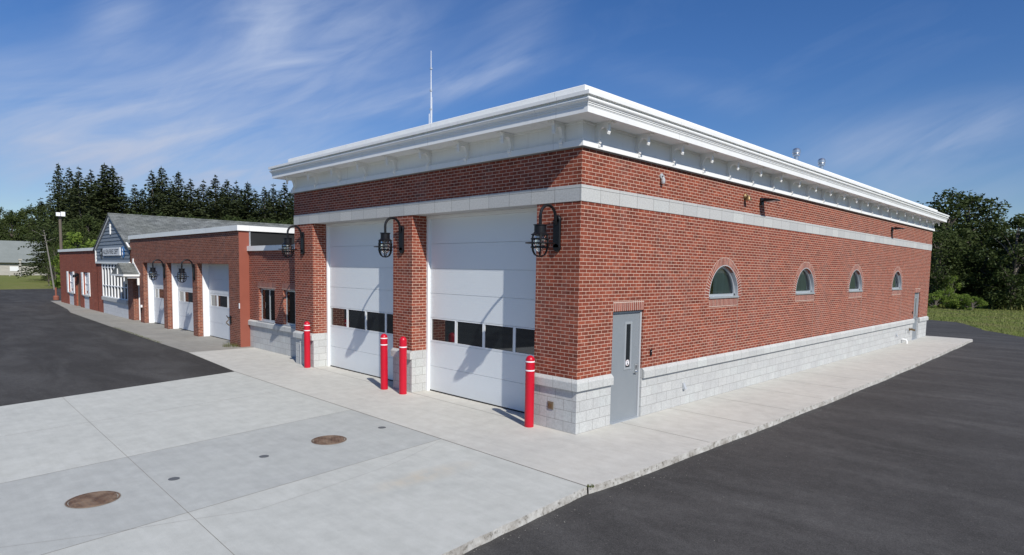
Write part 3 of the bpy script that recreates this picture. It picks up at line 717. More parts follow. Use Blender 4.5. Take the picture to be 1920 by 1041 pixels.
for k in range(4):
    a = k * PI / 2 + PI / 4 * 0; d = Vector((math.sin(a), math.cos(a))); n = Vector((d.y, -d.x))
    b.wall('y', Y0 - .07 - .002 * k, [(cx + d.x * s1 + n.x * s2, cz + d.y * s1 + n.y * s2) for s1, s2 in ((.03, -.03), (.03, .03), (.28, .15), (.28, -.15))], (), .02, 1, edges='all')
em = build('cross_emblem', b, 'ink', label='dark flared cross emblem at the left end of the gable sign', category='emblem')
b = MB(); b.lathe((cx, Y0 - .082, cz), [(0, 0), (.085, 0), (.085, .02)], 20, axis='y'); build('centre_disc', b, 'aluminium', em)
# wing
b = MB(); WX0 = -50.1
wd = [(WX0, 0), (-47.0, 0), (-47.0, 2.33), (-45.4, 2.33), (-45.4, 0), (-44.5, 0), (-44.5, 2.24), (-43.3, 2.24), (-43.3, 0), (-42.1, 0), (-42.1, 2.36), (-40.6, 2.36), (-40.6, 0), (GX0 - .07, 0), (GX0 - .07, 3.76), (WX0, 3.76)]
b.wall('y', Y0, wd, (), 0); b.face([(WX0, Y0, 0), (WX0, 14, 0), (WX0, 14, 3.76), (WX0, Y0, 3.76)])
for x in (-47.0, -45.4, -44.5, -43.3, -42.1, -40.6): b.face([(x, Y0, 0), (x, Y0 + .2, 0), (x, Y0 + .2, 2.3), (x, Y0, 2.3)])
build('wing_wall', b, 'brick_painted', old)
b = MB(); b.box((WX0 + .05, Y0 + .25, .01), (GX0 - .1, 13.9, 3.7)); build('wing_interior', b, 'unlit_dark', old)
b = MB(); b.box((WX0 - .08, Y0 - .08, 3.762), (GX0 - .07, Y0 + .1, 3.94)); b.box((WX0 - .08, Y0 + .1, 3.762), (WX0 + .1, 14, 3.94)); build('wing_fascia', b, 'white_trim', old)
b = MB(); b.box((WX0 + .1, Y0 + .1, 3.72), (GX0 - .07, 14, 3.9)); build('wing_roof', b, 'roof_white', old)
for (a, c_) in ((-47.0, -45.4), (-42.1, -40.6)):
    f = MB(); f.box((a, Y0 + .08, .88), (a + .08, Y0 + .14, 2.33)); f.box((c_ - .08, Y0 + .08, .88), (c_, Y0 + .14, 2.33)); f.box((a + .08, Y0 + .08, 2.25), (c_ - .08, Y0 + .14, 2.33)); f.box((a + .08, Y0 + .08, .88), (c_ - .08, Y0 + .14, .97)); f.box((a + .08, Y0 + .08, 1.58), (c_ - .08, Y0 + .14, 1.64))
    fo = build('sash_window', f, 'jamb_white', old)
    f = MB(); f.box((a + .08, Y0 + .12, .97), (c_ - .08, Y0 + .125, 2.25)); build('pane', f, 'glass', fo)
    f = MB(); f.box((a + .1, Y0 + .115, 1.15), (c_ - .1, Y0 + .118, 2.2)); build('curtain', f, 'sign_white', fo)
    for (s0, s1) in ((a - .46, a + .02), (c_ - .02, c_ + .46)):
        f = MB(); f.box((s0, Y0 - .045, .84), (s1, Y0 - .003, 2.36))
        for k in range(14): f.box((s0 + .05, Y0 - .055, .92 + k * .1), (s1 - .05, Y0 - .045, .97 + k * .1))
        build('shutter', f, 'jamb_white', fo)
    f = MB(); f.box((a - .05, Y0 - .06, .80), (c_ + .05, Y0 + .14, .88)); build('sill', f, 'cap_stone', fo)
    f = MB(); f.face([(a, Y0 + .02, 0), (c_, Y0 + .02, 0), (c_, Y0 + .02, .8), (a, Y0 + .02, .8)]); build('window_base', f, 'block_painted', fo)
b = MB(); b.box((-44.45, Y0 + .12, .02), (-43.35, Y0 + .17, 2.2)); do = build('wing_door', b, 'brown_door', old)
b = MB(); b.box((-44.5, Y0 + .08, 0), (-44.42, Y0 + .2, 2.24)); b.box((-43.38, Y0 + .08, 0), (-43.3, Y0 + .2, 2.24)); build('door_frame', b, 'brown_door', do)
b = MB(); b.box((-43.55, Y0 + .06, .98), (-43.5, Y0 + .12, 1.1)); build('handle', b, 'steel', do)
b = MB(); b.box((-44.2, Y0 - .10, 2.05), (-43.75, Y0 - .003, 2.28), bev=.02); b.lathe((-43.97, Y0 - .16, 1.98), [(0, .2), (.1, .17), (.12, 0), (0, 0)], 12)
build('porch_light', b, 'black_metal', label='small black porch light above the brown door of the far wing', category='wall light')

# ================================================================== LANTERNS
def lantern(x, yw, zo, label):
    t = thing('wall_lantern', (x, yw, 3.39 + zo), label, 'lantern', 'black cage lanterns on the brick piers')
    yc = yw - .49
    b = MB(); b.box((x - .085, yw - .055, 3.44 + zo), (x + .085, yw - .002, 3.95 + zo), bev=.012)
    b.lathe((x, yw - .055, 3.44 + zo), [(0, .0), (.065, .0), (.085, .02), (.085, .053)], 20, axis='y'); b.lathe((x, yw - .055, 3.95 + zo), [(0, .0), (.065, .0), (.085, .02), (.085, .053)], 20, axis='y')
    build('back_plate', b, 'black_metal', t)
    pts = [(x, yw - .05, 3.86 + zo), (x, yw - .075, 3.93 + zo)]
    for k in range(15):
        a = PI * k / 14; pts.append((x, yw - .285 + .205 * math.cos(a), 3.985 + zo + .21 * math.sin(a)))
    pts += [(x, yc, 3.90 + zo), (x, yc, 3.82 + zo)]
    b = MB(); b.tube(pts, .029, 10); build('arm', b, 'black_metal', t)
    b = MB(); b.lathe((x, yc, zo), [(0, 3.835), (.125, 3.832), (.125, 3.82), (.108, 3.815), (.108, 3.70), (.13, 3.675), (.165, 3.655), (.165, 3.645), (.1, 3.64), (0, 3.64)], 24)
    hd = build('hood', b, 'black_metal', t)
    b = MB(); b.lathe((x, yc, zo), [(.088, 3.645), (.10, 3.58), (.10, 3.47), (.085, 3.40), (.05, 3.355), (0, 3.34)], 20); build('glass_globe', b, 'lamp_glass', t)
    b = MB()
    for zz, r in ((3.575, .155), (3.425, .158)):
        b.tube([(x + r * math.cos(2 * PI * k / 28), yc + r * math.sin(2 * PI * k / 28), zz + zo) for k in range(28)], .015, 6, closed=True)
    b.lathe((x, yc, zo), [(.15, 3.515), (.262, 3.51), (.27, 3.50), (.262, 3.49), (.15, 3.485), (.15, 3.515)], 32)
    for k in range(6):
        a = 2 * PI * k / 6 + .3; pr_ = [(.145, 3.65), (.155, 3.58), (.158, 3.50), (.156, 3.43), (.142, 3.36), (.108, 3.30), (.055, 3.268), (0, 3.26)]
        b.tube([(x + r * math.cos(a), yc + r * math.sin(a), z_ + zo) for r, z_ in pr_], .0135, 6)
    build('cage', b, 'black_metal', t)
    return t
lantern(-.53, 0, 0, 'black cage lantern on the corner pier, beside the side wall with the grey door')
lantern(-5.49, 0, 0, 'black cage lantern on the middle pier, between the two tall white garage doors')
lantern(-10.60, 0, 0, 'black cage lantern on the left pier of the new station, above a single red bollard')
lantern(-20.66, Y0, -1.0, 'smaller looking cage lantern on the old station pier, between its middle and right doors')
lantern(-24.67, Y0, -1.0, 'cage lantern on the old station pier nearest the entrance canopy')

# ================================================================== BOLLARDS
def bollard(x, y, tapes, label, lean=(0, 0)):
    t = thing('bollard', (x, y, 0), label, 'bollard', 'red bollards at the garage doors')
    r = .09; prof = [(r, 0.0)] + [(r, 1.28)] + [(r * math.cos(a), 1.285 + .1 * math.sin(a)) for a in [PI / 2 * k / 8 for k in range(9)]]
    b = MB(); b.lathe((x, y, 0), prof, 28); build('sleeve', b, 'bollard_red', t, merge=True)
    for z_ in tapes:
        b = MB(); b.lathe((x, y, z_), [(r, -.012), (r + .0025, -.012), (r + .0025, .012), (r, .012)], 28); build('reflective_band', b, 'tape_white', t)
    t.rotation_euler = (lean[0], lean[1], 0)
bollard(-10.15, -.14, (1.27, 1.115), 'red bollard with two white bands at the left pier of the new station')
bollard(-5.89, -.255, (1.275, 1.115), 'red bollard with two white bands, left one of the pair at the middle pier', (0, -.012))
bollard(-5.115, -.24, (1.135,), 'red bollard with a single white band beside the middle pier')
bollard(-.98, -.21, (1.27, 1.10), 'red bollard with two white bands in front of the corner pier')

# ================================================================== WALL FITTINGS
def flood(y, z, label):
    t = thing('floodlight', (0, y, z - .1), label, 'floodlight', 'black floodlights above the stone band')
    b = MB(); b.box((.002, y - .09, z - .10), (.05, y + .09, z + .08), bev=.01); build('mount_box', b, 'black_metal', t)
    b = MB(); b.tube([(.05, y, z), (.12, y, z + .01), (.16, y, z + .03)], .022, 8); build('knuckle', b, 'black_metal', t)
    b = MB(); u = Vector((math.cos(-.12), 0, math.sin(-.12)))
    p = [(.13, z + .065), (.44, z + .02), (.445, z - .005), (.40, z - .012), (.15, z - .03), (.12, z - .0)]
    pts = [(px, pz) for px, pz in p]
    for s_ in (-1, 1): b.face([(px, y + s_ * .15, pz) for px, pz in pts])
    for i in range(len(pts)):
        A, B = pts[i], pts[(i + 1) % len(pts)]; b.face([(A[0], y - .15, A[1]), (B[0], y - .15, B[1]), (B[0], y + .15, B[1]), (A[0], y + .15, A[1])])
    hd = build('lamp_head', b, 'black_metal', t)
    b = MB(); b.face([(.17, y - .12, z - .031), (.39, y - .12, z - .017), (.39, y + .12, z - .017), (.17, y + .12, z - .031)]); build('lens', b, 'aluminium', t)
flood(7.56, 4.92, 'black floodlight above the stone band, beside the brass bell near the second arched window')
flood(20.25, 4.91, 'black floodlight above the stone band near the far end of the side wall')
t = thing('alarm_horn', (0, 2.61, 4.85), 'small pale grey domed sensor high on the side wall near the front corner', 'sensor')
b = MB(); b.lathe((0, 2.61, 5.0), [(.055, .002), (.055, .03), (0, .035)], 18, axis='x'); build('base', b, 'frame_grey', t)
b = MB(); b.lathe((.06, 2.61, 4.83), [(0, 0), (.035, .012), (.045, .05), (.04, .11), (.02, .14), (0, .145)], 18); build('dome', b, 'frame_grey', t)
b = MB(); b.tube([(.02, 2.61, 5.0), (.07, 2.61, 5.0), (.06, 2.61, 4.96)], .018, 8); build('bracket_arm', b, 'frame_grey', t)
t = thing('alarm_bell', (0, 6.57, 4.82), 'brass coloured bell fitting on the side wall beside the nearer floodlight', 'bell')
b = MB(); b.lathe((0, 6.57, 4.95), [(.075, .002), (.08, .03), (.06, .05), (.03, .07), (0, .07)], 20, axis='x'); build('base', b, 'brass', t)
b = MB(); b.lathe((.10, 6.57, 4.88), [(0, .09), (.03, .085), (.05, .05), (.07, -.01), (.085, -.03), (.07, -.03), (0, .0)], 20); build('bell_dome', b, 'brass', t)
b = MB(); b.tube([(.11, 6.57, 4.92), (.17, 6.62, 4.86)], .015, 8); build('striker', b, 'black_metal', t)
def reader(y, z, label):
    b = MB(); b.box((.002, y - .028, z - .065), (.03, y + .028, z + .065), bev=.006); o = build('card_reader', b, 'black_metal', label=label, category='card reader')
    b = MB(); b.box((.03, y - .015, z + .02), (.033, y + .015, z + .03)); build('indicator', b, 'frame_grey', o)
reader(2.44, 1.32, 'small black card reader on the brick right of the near grey door')
reader(24.62, 1.30, 'small black card reader on the brick beside the far grey door')
def damp(y, z, label):
    t = thing('outlet_box', (0, y, z - .07), label, 'outlet box')
    b = MB(); b.box((.001, y - .045, z - .07), (.022, y + .045, z + .07), bev=.005); build('box', b, 'frame_grey', t)
    b = MB(); b.face([(.022, y - .04, z + .065), (.022, y + .04, z + .065), (.075, y + .04, z - .06), (.075, y - .04, z - .06)]); b.face([(.022, y + .04, z + .065), (.075, y + .04, z - .06), (.022, y + .04, z - .06)]); b.face([(.022, y - .04, z + .065), (.075, y - .04, z - .06), (.022, y - .04, z - .06)])
    build('cover', b, 'frame_grey', t)
damp(3.86, .43, 'grey outlet box low on the block base near the front corner')
damp(22.0, .42, 'grey outlet box low on the block base near the far door')
b = MB(); b.box((-.69, -.016, .375), (-.545, -.001, .52), bev=.008); ob = build('outlet_cover', b, 'outlet_bronze', label='square bronze outlet cover on the grey blocks of the corner pier', category='outlet cover')
b = MB(); b.box((-.655, -.021, .41), (-.58, -.016, .485)); b.box((-.665, -.019, .43), (-.66, -.016, .47), mi=1); build('lid', b, ['brass', 'ink'], ob)
t = thing('hose_connection', (0, 24.24, .45), 'brass hose connection sticking out of the block base before the far door', 'pipe fitting')
b = MB(); b.tube([(.0, 24.24, .54), (.10, 24.24, .54), (.24, 24.24, .52)], .04, 12); build('nozzle', b, 'brass', t)
b = MB(); b.lathe((.10, 24.24, .59), [(.05, 0), (.05, .02), (0, .02)], 12); b.lathe((0, 24.24, .54), [(.07, .002), (.07, .02), (0, .02)], 16, axis='x'); build('valve_wheel', b, 'brass', t)
b = MB(); b.tube([(.0, 23.6, .56), (.08, 23.6, .57), (.10, 23.6, .52), (.10, 23.6, .40)], .018, 8); b.lathe((0, 23.6, .56), [(.035, .002), (.035, .012), (0, .012)], 12, axis='x'); build('wall_spout', b, 'steel', label='small bent metal spout on the block base left of the brass hose connection', category='pipe')
t = thing('drain_elbow', (.1, 23.0, 0), 'white plastic elbow pipe at the foot of the block base', 'drain pipe')
b = MB(); b.tube([(.002, 23.0, .16), (.10, 23.0, .16), (.17, 23.0, .14), (.20, 23.02, .08), (.20, 23.02, .0)], .05, 12, cap=True); build('pipe', b, 'pvc', t)
b = MB(); b.tube([(.03, 23.0, .16), (.09, 23.0, .16)], .06, 12); build('collar', b, 'pvc', t)
b = MB(); b.tube([(-10.77, -.05, .0), (-10.77, -.05, .69)], .012, 8); b.lathe((-10.77, -.05, .69), [(.012, 0), (.025, .0), (.025, .02), (0, .03)], 10); build('conduit_post', b, 'frame_grey', label='thin pale vertical conduit in front of the left pier base', category='conduit')
# hose hook + switch plate on old corner pier
t = thing('hose_hanger', (-16.75, .1, .75), 'small dark metal hanger on the old station end pier above weeds', 'hanger')
b = MB(); b.tube([(-16.8, Y0, 1.05), (-16.8, Y0 - .12, 1.05), (-16.8, Y0 - .16, 1.12)], .018, 8); b.box((-16.86, Y0 - .03, .82), (-16.74, Y0 - .002, 1.10), bev=.005); build('hook', b, 'black_metal', t)
b = MB(); b.tube([(-16.8, Y0 - .12 + .05 * math.sin(k), 1.05 - .04 * k) for k in range(9)], .022, 6); build('hose_loop', b, 'pole_wood', t)
b = MB(); b.box((-15.99, Y0 - .02, 1.42), (-15.92, Y0 - .002, 1.62)); build('meter_plate', b, 'jamb_white', label='small white plate on the corner of the old station end pier', category='plate')
b = MB(); b.box((-28.62, Y0 - .09, .78), (-28.45, Y0 - .002, .9), bev=.01); b.tube([(-28.53, Y0 - .05, .78), (-28.53, Y0 - .05, .5)], .02, 6, mi=1); build('junction_box', b, ['jamb_white', 'black_metal'], label='white junction box low on the pier right of the canopy door', category='junction box')

# roof items
def vent(x, y, z, label):
    t = thing('roof_vent', (x, y, 6.0), label, 'vent', 'steel vents on the roof')
    b = MB(); b.lathe((x, y, 6.0), [(.075, 0), (.075, z - 6.25), (0, z - 6.25)], 16); build('stack', b, 'steel', t)
    b = MB(); b.lathe((x, y, z - .28), [(.075, 0), (.125, .01), (.125, .06), (.10, .075), (.135, .10), (.135, .2), (.10, .25), (.04, .275), (0, .28)], 18); build('cap', b, 'steel', t)
vent(-1.5, 13.75, 7.40, 'round steel vent with domed cap on the roof, the nearer and taller looking of two')
vent(-1.5, 16.25, 7.39, 'round steel vent with domed cap on the roof, the farther of two')
t = thing('radio_mast', (-9.6, 4.0, 6.05), 'tall thin white radio mast standing on the new station roof', 'radio mast')
b = MB(); b.tube([(-9.6, 4, 6.0), (-9.6, 4, 8.2), (-9.62, 4, 10.1)], [.022, .018, .008], 8); build('mast', b, 'pvc', t)
b = MB(); b.tube([(-9.55, 4, 6.1), (-9.55, 4, 8.6)], .006, 6)
for k in range(9): b.tube([(-9.6, 4, 6.4 + .3 * k), (-9.55, 4, 6.4 + .3 * k)], .004, 5)
b.tube([(-9.70, 4, 7.35), (-9.70, 4, 8.1)], .011, 6); b.tube([(-9.70, 4, 7.7), (-9.6, 4, 7.7)], .008, 5)
build('side_antenna', b, 'pvc', t)
b = MB(); 
for z_ in (8.8, 9.5, 8.2): b.lathe((-9.61, 4, z_), [(.03, 0), (.045, .01), (.045, .05), (.03, .06)], 10)
build('coupler', b, 'aluminium', t)

# ================================================================== POLE, POST, BARN
t = thing('light_pole', (-54.3, .95, 0), 'brown wooden light pole with white floodlight heads at the far end of the old station', 'light pole')
b = MB(); b.tube([(-54.3, .95, -.1), (-54.25, .95, 6.95)], [.125, .095], 12); build('pole', b, 'pole_wood', t)
for dy, dx in ((-.15, .22), (.17, .22)):
    b = MB(); b.box((-54.3 + dx, .95 + dy - .145, 6.68), (-54.3 + dx + .18, .95 + dy + .145, 7.0 + dy * .2), bev=.03); hd = build('lamp_head', b, 'tape_white', t)
b = MB(); b.tube([(-54.25, .95, 6.8), (-54.1, .8, 6.8)], .04, 6); b.tube([(-54.25, .95, 6.8), (-54.1, 1.12, 6.8)], .04, 6); build('cross_arm', b, 'iron_grey', t)
t = thing('marker_post', (-53.4, .35, 0), 'short rust red post on a squat base beside the wooden light pole', 'post')
b = MB(); b.lathe((-53.4, .35, 0), [(.2, 0), (.2, .25), (.15, .34), (0, .34)], 16); build('base', b, 'rust_post', t)
b = MB(); b.tube([(-53.4, .35, .3), (-53.4, .35, .98)], .07, 10); build('stem', b, 'rust_post', t)
t = thing('barn', (-168, 0, 0), 'long low pale barn with a grey green roof beyond the grass', 'barn')
b = MB(); b.box((-172, -25, 0), (-163, 27, 2.75)); build('wall', b, 'barn_wall', t)
b = MB()
for s_, xe in ((1, -162.3), (-1, -174.5)): b.face([(-168.4, -26, 7.5), (-168.4, 28, 7.5), (xe, 28, 2.7), (xe, -26, 2.7)])
for yy in (-25.5, 27.5): b.face([(-168.4, yy, 7.45), (-162.4, yy, 2.72), (-174.4, yy, 2.72)])
build('roof', b, 'barn_roof', t)
b = MB()
for yy in (-8, 5, 9, 14): b.box((-162.99, yy, .9), (-162.95, yy + 1.5, 1.9))
build('window', b, 'sign_white', t)
t = thing('guard_rail', (-155, 8, 0), 'low pale rail fence running in front of the barn', 'fence')
b = MB(); b.box((-155.05, -10, .75), (-154.95, 26, .95)); build('rail', b, 'barn_wall', t)
b = MB()
for k in range(13): b.box((-155.08, -10 + 3 * k, -.05), (-154.92, -9.85 + 3 * k, .75))
build('post', b, 'barn_wall', t)
b = MB(); b.tube([(-150, 9.3, 0), (-150, 9.3, 3.2)], .22, 8); b.box((-150.3, 9.0, 3.2), (-149.7, 9.6, 3.5)); build('utility_post', b, 'barn_wall', label='grey post standing on the grass in front of the barn', category='post')

# ================================================================== GROUND
def sheet(b, poly, z, mi=0):
    for t_ in tessellate_polygon([[Vector((x, y, 0)) for x, y in poly]]):
        a, c_, d = [poly[i] for i in t_]
        if (c_[0] - a[0]) * (d[1] - a[1]) - (c_[1] - a[1]) * (d[0] - a[0]) < 0: c_, d = d, c_
        b.face([(*a, z), (*c_, z), (*d, z)], mi=mi)
def gh(x, y):
    t_ = min(1, max(0, (-x - 52) / 14)); return -.16 + .13 * t_
b = MB(); xs = [-2500, -900, -400, -200] + [-190 + 10 * i for i in range(30)] + [120, 200, 500, 2500]; ys = [-2500, -600, -200, -60, -20, 0, 20, 40, 60, 80, 100, 140, 200, 400, 900, 2500]
for i in range(len(xs) - 1):
    for j in range(len(ys) - 1):
        q_ = [(xs[i], ys[j]), (xs[i + 1], ys[j]), (xs[i + 1], ys[j + 1]), (xs[i], ys[j + 1])]; b.face([(x, y, gh(x, y)) for x, y in q_])
build('ground', b, 'grass', origin=(0, 0, 0), kind='structure', label='mown grass ground stretching to the tree lines')
b = MB(); bnd = [(60, 10), (30, 18.5), (20, 22.5), (12, 26.5), (6, 30.5), (3.3, 33), (2.5, 34.1), (1.36, 36), (.4, 38.6), (-.5, 41.2), (-1.2, 42.4), (-2.75, 43.1), (-10, 43.8), (-14, 44)]
rnd = random.Random(3); pl = [(-14, 25), (-14, -30), (60, -30)]
dense = []
for i in range(len(bnd) - 1):
    n = max(1, int(math.dist(bnd[i], bnd[i + 1]) / .6))
    for k in range(n):
        u = k / n; dense.append((bnd[i][0] * (1 - u) + bnd[i + 1][0] * u + rnd.uniform(-.08, .08), bnd[i][1] * (1 - u) + bnd[i + 1][1] * u + rnd.uniform(-.08, .08)))
sheet(b, pl + dense + [bnd[-1]], -.105)
build('driveway_asphalt', b, 'asphalt', origin=(0, 0, 0), kind='structure', label='dark new asphalt drive along the right side')
# left lot
def wob(p, q_, step, amp, r_):
    n = max(1, int(math.dist(p, q_) / step)); return [(p[0] + (q_[0] - p[0]) * k / n + (r_.uniform(-amp, amp) if k else 0), p[1] + (q_[1] - p[1]) * k / n + (r_.uniform(-amp, amp) if k else 0)) for k in range(n)]
EW = [(-9.0, -9.2), (-10.76, -2.035)]
top = [(-10.76, -2.035), (-13, -1.88), (-15.6, -1.72), (-20, -1.68), (-28, -1.55), (-37.9, -1.32), (-41, -.95), (-46, -.6), (-52, -.25), (-52, 16), (-85, 18), (-79.4, 4.3), (-77.7, -.8), (-76.5, -6), (-74, -40), (-9.0, -40), (-9.0, -9.2)]
lot = []
for i in range(len(top) - 1): lot += wob(top[i], top[i + 1], .45 if i < 7 else 2, .018 if i < 7 else .1, rnd)
lot += wob(EW[0], EW[1], .35, .012, rnd)
b = MB(); sheet(b, lot, -.008); build('parking_lot', b, 'asphalt_lot', origin=(0, 0, 0), kind='structure', label='weathered dark asphalt lot in front of the old station')
b = MB(); sheet(b, [(-9.0, -40), (60, -40), (60, -9.2), (-9.0, -9.2)], -.095); build('road', b, 'asphalt', origin=(0, 0, 0), kind='structure')
# driveway slab (panels butt; joints as dark strips)
pxl = lambda y: -4.44 + (-2.02 - y) * .134; pxr = lambda y: -1.417 + (-2.02 - y) * .118; ex = lambda y: 1.86 + (-2.0 - y) * .078; wx = lambda y: -10.76 + (-2.035 - y) * .2455
yT, yB = -2.02, -9.2
edge = wob((ex(yB), yB), (ex(yT) - .012, yT), .22, .014, rnd)
b = MB()
sheet(b, [(wx(yB), yB), (pxl(yB), yB), (pxl(yT), yT), (wx(yT), yT)], 0); sheet(b, [(pxl(yB), yB), (pxr(yB), yB), (pxr(yT), yT), (pxl(yT), yT)], 0, 1)
sheet(b, [(pxr(yB), yB)] + edge + [(ex(yT) - .012, yT), (pxr(yT), yT)], 0)
ed = edge + [(ex(yT) - .012, yT)]
for i in range(len(ed) - 1):
    a, c_ = ed[i], ed[i + 1]; b.face([(*a, 0), (*c_, 0), (c_[0] + .012, c_[1], -.16), (a[0] + .012, a[1], -.16)], mi=2)
b.face([(wx(yB), yB, 0), (ex(yB), yB, 0), (ex(yB), yB, -.16), (wx(yB), yB, -.16)], mi=2)
def line(b, p, q_, w_, z=.0022, mi=3):
    d = Vector((q_[0] - p[0], q_[1] - p[1])).normalized(); n = Vector((-d.y, d.x)) * w_ / 2
    b.face([(p[0] - n.x, p[1] - n.y, z), (q_[0] - n.x, q_[1] - n.y, z), (q_[0] + n.x, q_[1] + n.y, z), (p[0] + n.x, p[1] + n.y, z)], mi=mi)
line(b, (pxl(yT), yT), (pxl(yB), yB), .008); line(b, (pxr(yT), yT), (pxr(yB), yB), .009)
line(b, (wx(-6.2), -6.2), (ex(-6.4), -6.4), .007); line(b, (-7.35, yT), (-6.35, yB), .006)
crk = [(-1.329, -2.112), (-0.964, -3.0), (-0.758, -3.648), (-0.55, -4.795), (-0.421, -5.671), (-0.646, -6.372), (-0.92, -7.294), (-1.233, -8.092)]
for i in range(len(crk) - 1): line(b, crk[i], crk[i + 1], .006, .0022, 4)
build('concrete_apron', b, ['concrete_drive', 'concrete_patch', 'kerb', 'joint', 'joint_faint'], origin=(0, 0, 0), kind='structure', label='pale concrete apron with a darker poured strip in front of the garage doors')
# sidewalk
b = MB(); oe = [(1.86, -2.0)] + [(1.87 + .20 * math.sin(PI * min(1, (k * .3 + .25) / 30) ** .75) + .012 * math.sin(k * .45) + rnd.uniform(-.006, .006), -1.75 + k * .3) for k in range(98)] + [(1.9, 27.75), (1.83, 28.0)]
walk = [(-15.62, -1.72), (-13, -1.88), (-10.76, -2.02), (pxl(yT), yT), (pxr(yT), yT)] + oe + [(.9, 28.05), (-.2, 28.0), (-.2, .7), (-15.62, .7)]
sheet(b, walk, .0)
for i in range(len(oe) - 1):
    a, c_ = oe[i], oe[i + 1]; b.face([(*a, 0), (*c_, 0), (c_[0] + .015, c_[1], -.16), (a[0] + .015, a[1], -.16)], mi=1)
for a, c_ in (((1.83, 28), (.9, 28.05)), ((.9, 28.05), (-.2, 28.0))): b.face([(*a, 0), (*c_, 0), (*c_, -.16), (*a, -.16)], mi=1)
line(b, (-10.76, -2.026), (1.83, -2.008), .022, .0022, 2)
for y in [1.4, 3.3] + [5.2 + 1.9 * k for k in range(12)]: line(b, (0.0, y), (1.93, y), .012, .0022, 2)
for x in (-13.1,): line(b, (x, .5), (x, -1.86), .007, .0022, 2)
line(b, (P2R, -.012), (P1, -.012), .012, .0022, 2); line(b, (P3, -.012), (P2L, -.012), .012, .0022, 2)
line(b, (0.02, -.02), (1.0, -2.0), .0, .0022, 2)
build('sidewalk', b, ['concrete_walk', 'kerb', 'joint'], origin=(0, 0, 0), kind='structure', label='pale concrete sidewalk wrapping the corner of the new station')
b = MB(); ow = [(-15.62, -1.72), (-15.62, .7), (-50.2, .7), (-52, .6), (-52, -.25), (-46, -.6), (-41, -.95), (-37.9, -1.32), (-28, -1.55), (-20, -1.68)]
sheet(b, ow[::-1], .0)
line(b, (-15.62, .5), (-15.62, -1.72), .02, .0022, 1)
for x in (-18, -20.6, -24.6, -28.4, -33, -38): line(b, (x, .16), (x, -1.5), .01, .0022, 1)
build('old_walkway', b, ['concrete_old', 'joint'], origin=(0, 0, 0), kind='structure', label='older stained concrete walk along the old station')
# manholes and caps
def cover(x, y, label, rot):
    t = thing('manhole_cover', (x, y, 0), label, 'manhole cover', 'rusty manhole covers in the concrete apron')
    b = MB(); b.lathe((x, y, 0), [(.272, .003), (.272, .009), (.29, .009), (.292, .003)], 36); b.lathe((x, y, 0), [(.292, .0035), (.302, .0035)], 36, mi=1); build('rim', b, ['rust', 'joint'], t)
    b = MB(); b.lathe((x, y, 0), [(0, .0075), (.262, .0075), (.262, .002)], 36)
    for i in range(-6, 7):
        for j in range(-6, 7):
            px, py = i * .038, j * .038
            if .05 < math.hypot(px, py) < .245 and (i + j) % 2 == 0:
                c_, s_ = math.cos(rot), math.sin(rot); X, Y = x + px * c_ - py * s_, y + px * s_ + py * c_
                b.box((X - .012, Y - .012, .007), (X + .012, Y + .012, .011))
    b.lathe((x, y, 0), [(0, .011), (.035, .011), (.035, .007)], 14)
    build('lid', b, 'rust', t)
cover(-2.655, -3.515, 'rusty manhole cover in the concrete, the one nearer to the garage doors', .3)
cover(-2.155, -7.08, 'rusty manhole cover in the concrete, the one nearer to the viewer', .8)
for (x, y, l) in ((-2.49, -4.73, 'small dark round cap in the concrete, middle one of the row of three'), (-2.31, -6.09, 'small dark round cap in the concrete, nearest the front manhole cover'), (-2.77, -2.36, 'small dark round cap in the concrete, nearest the sidewalk joint')):
    b = MB(); b.lathe((x, y, 0), [(0, .006), (.062, .006), (.062, .003), (.074, .003), (.074, .0)], 24); build('small_manhole', b, 'iron_grey', label=l, category='small cover', group='round utility caps in the concrete')

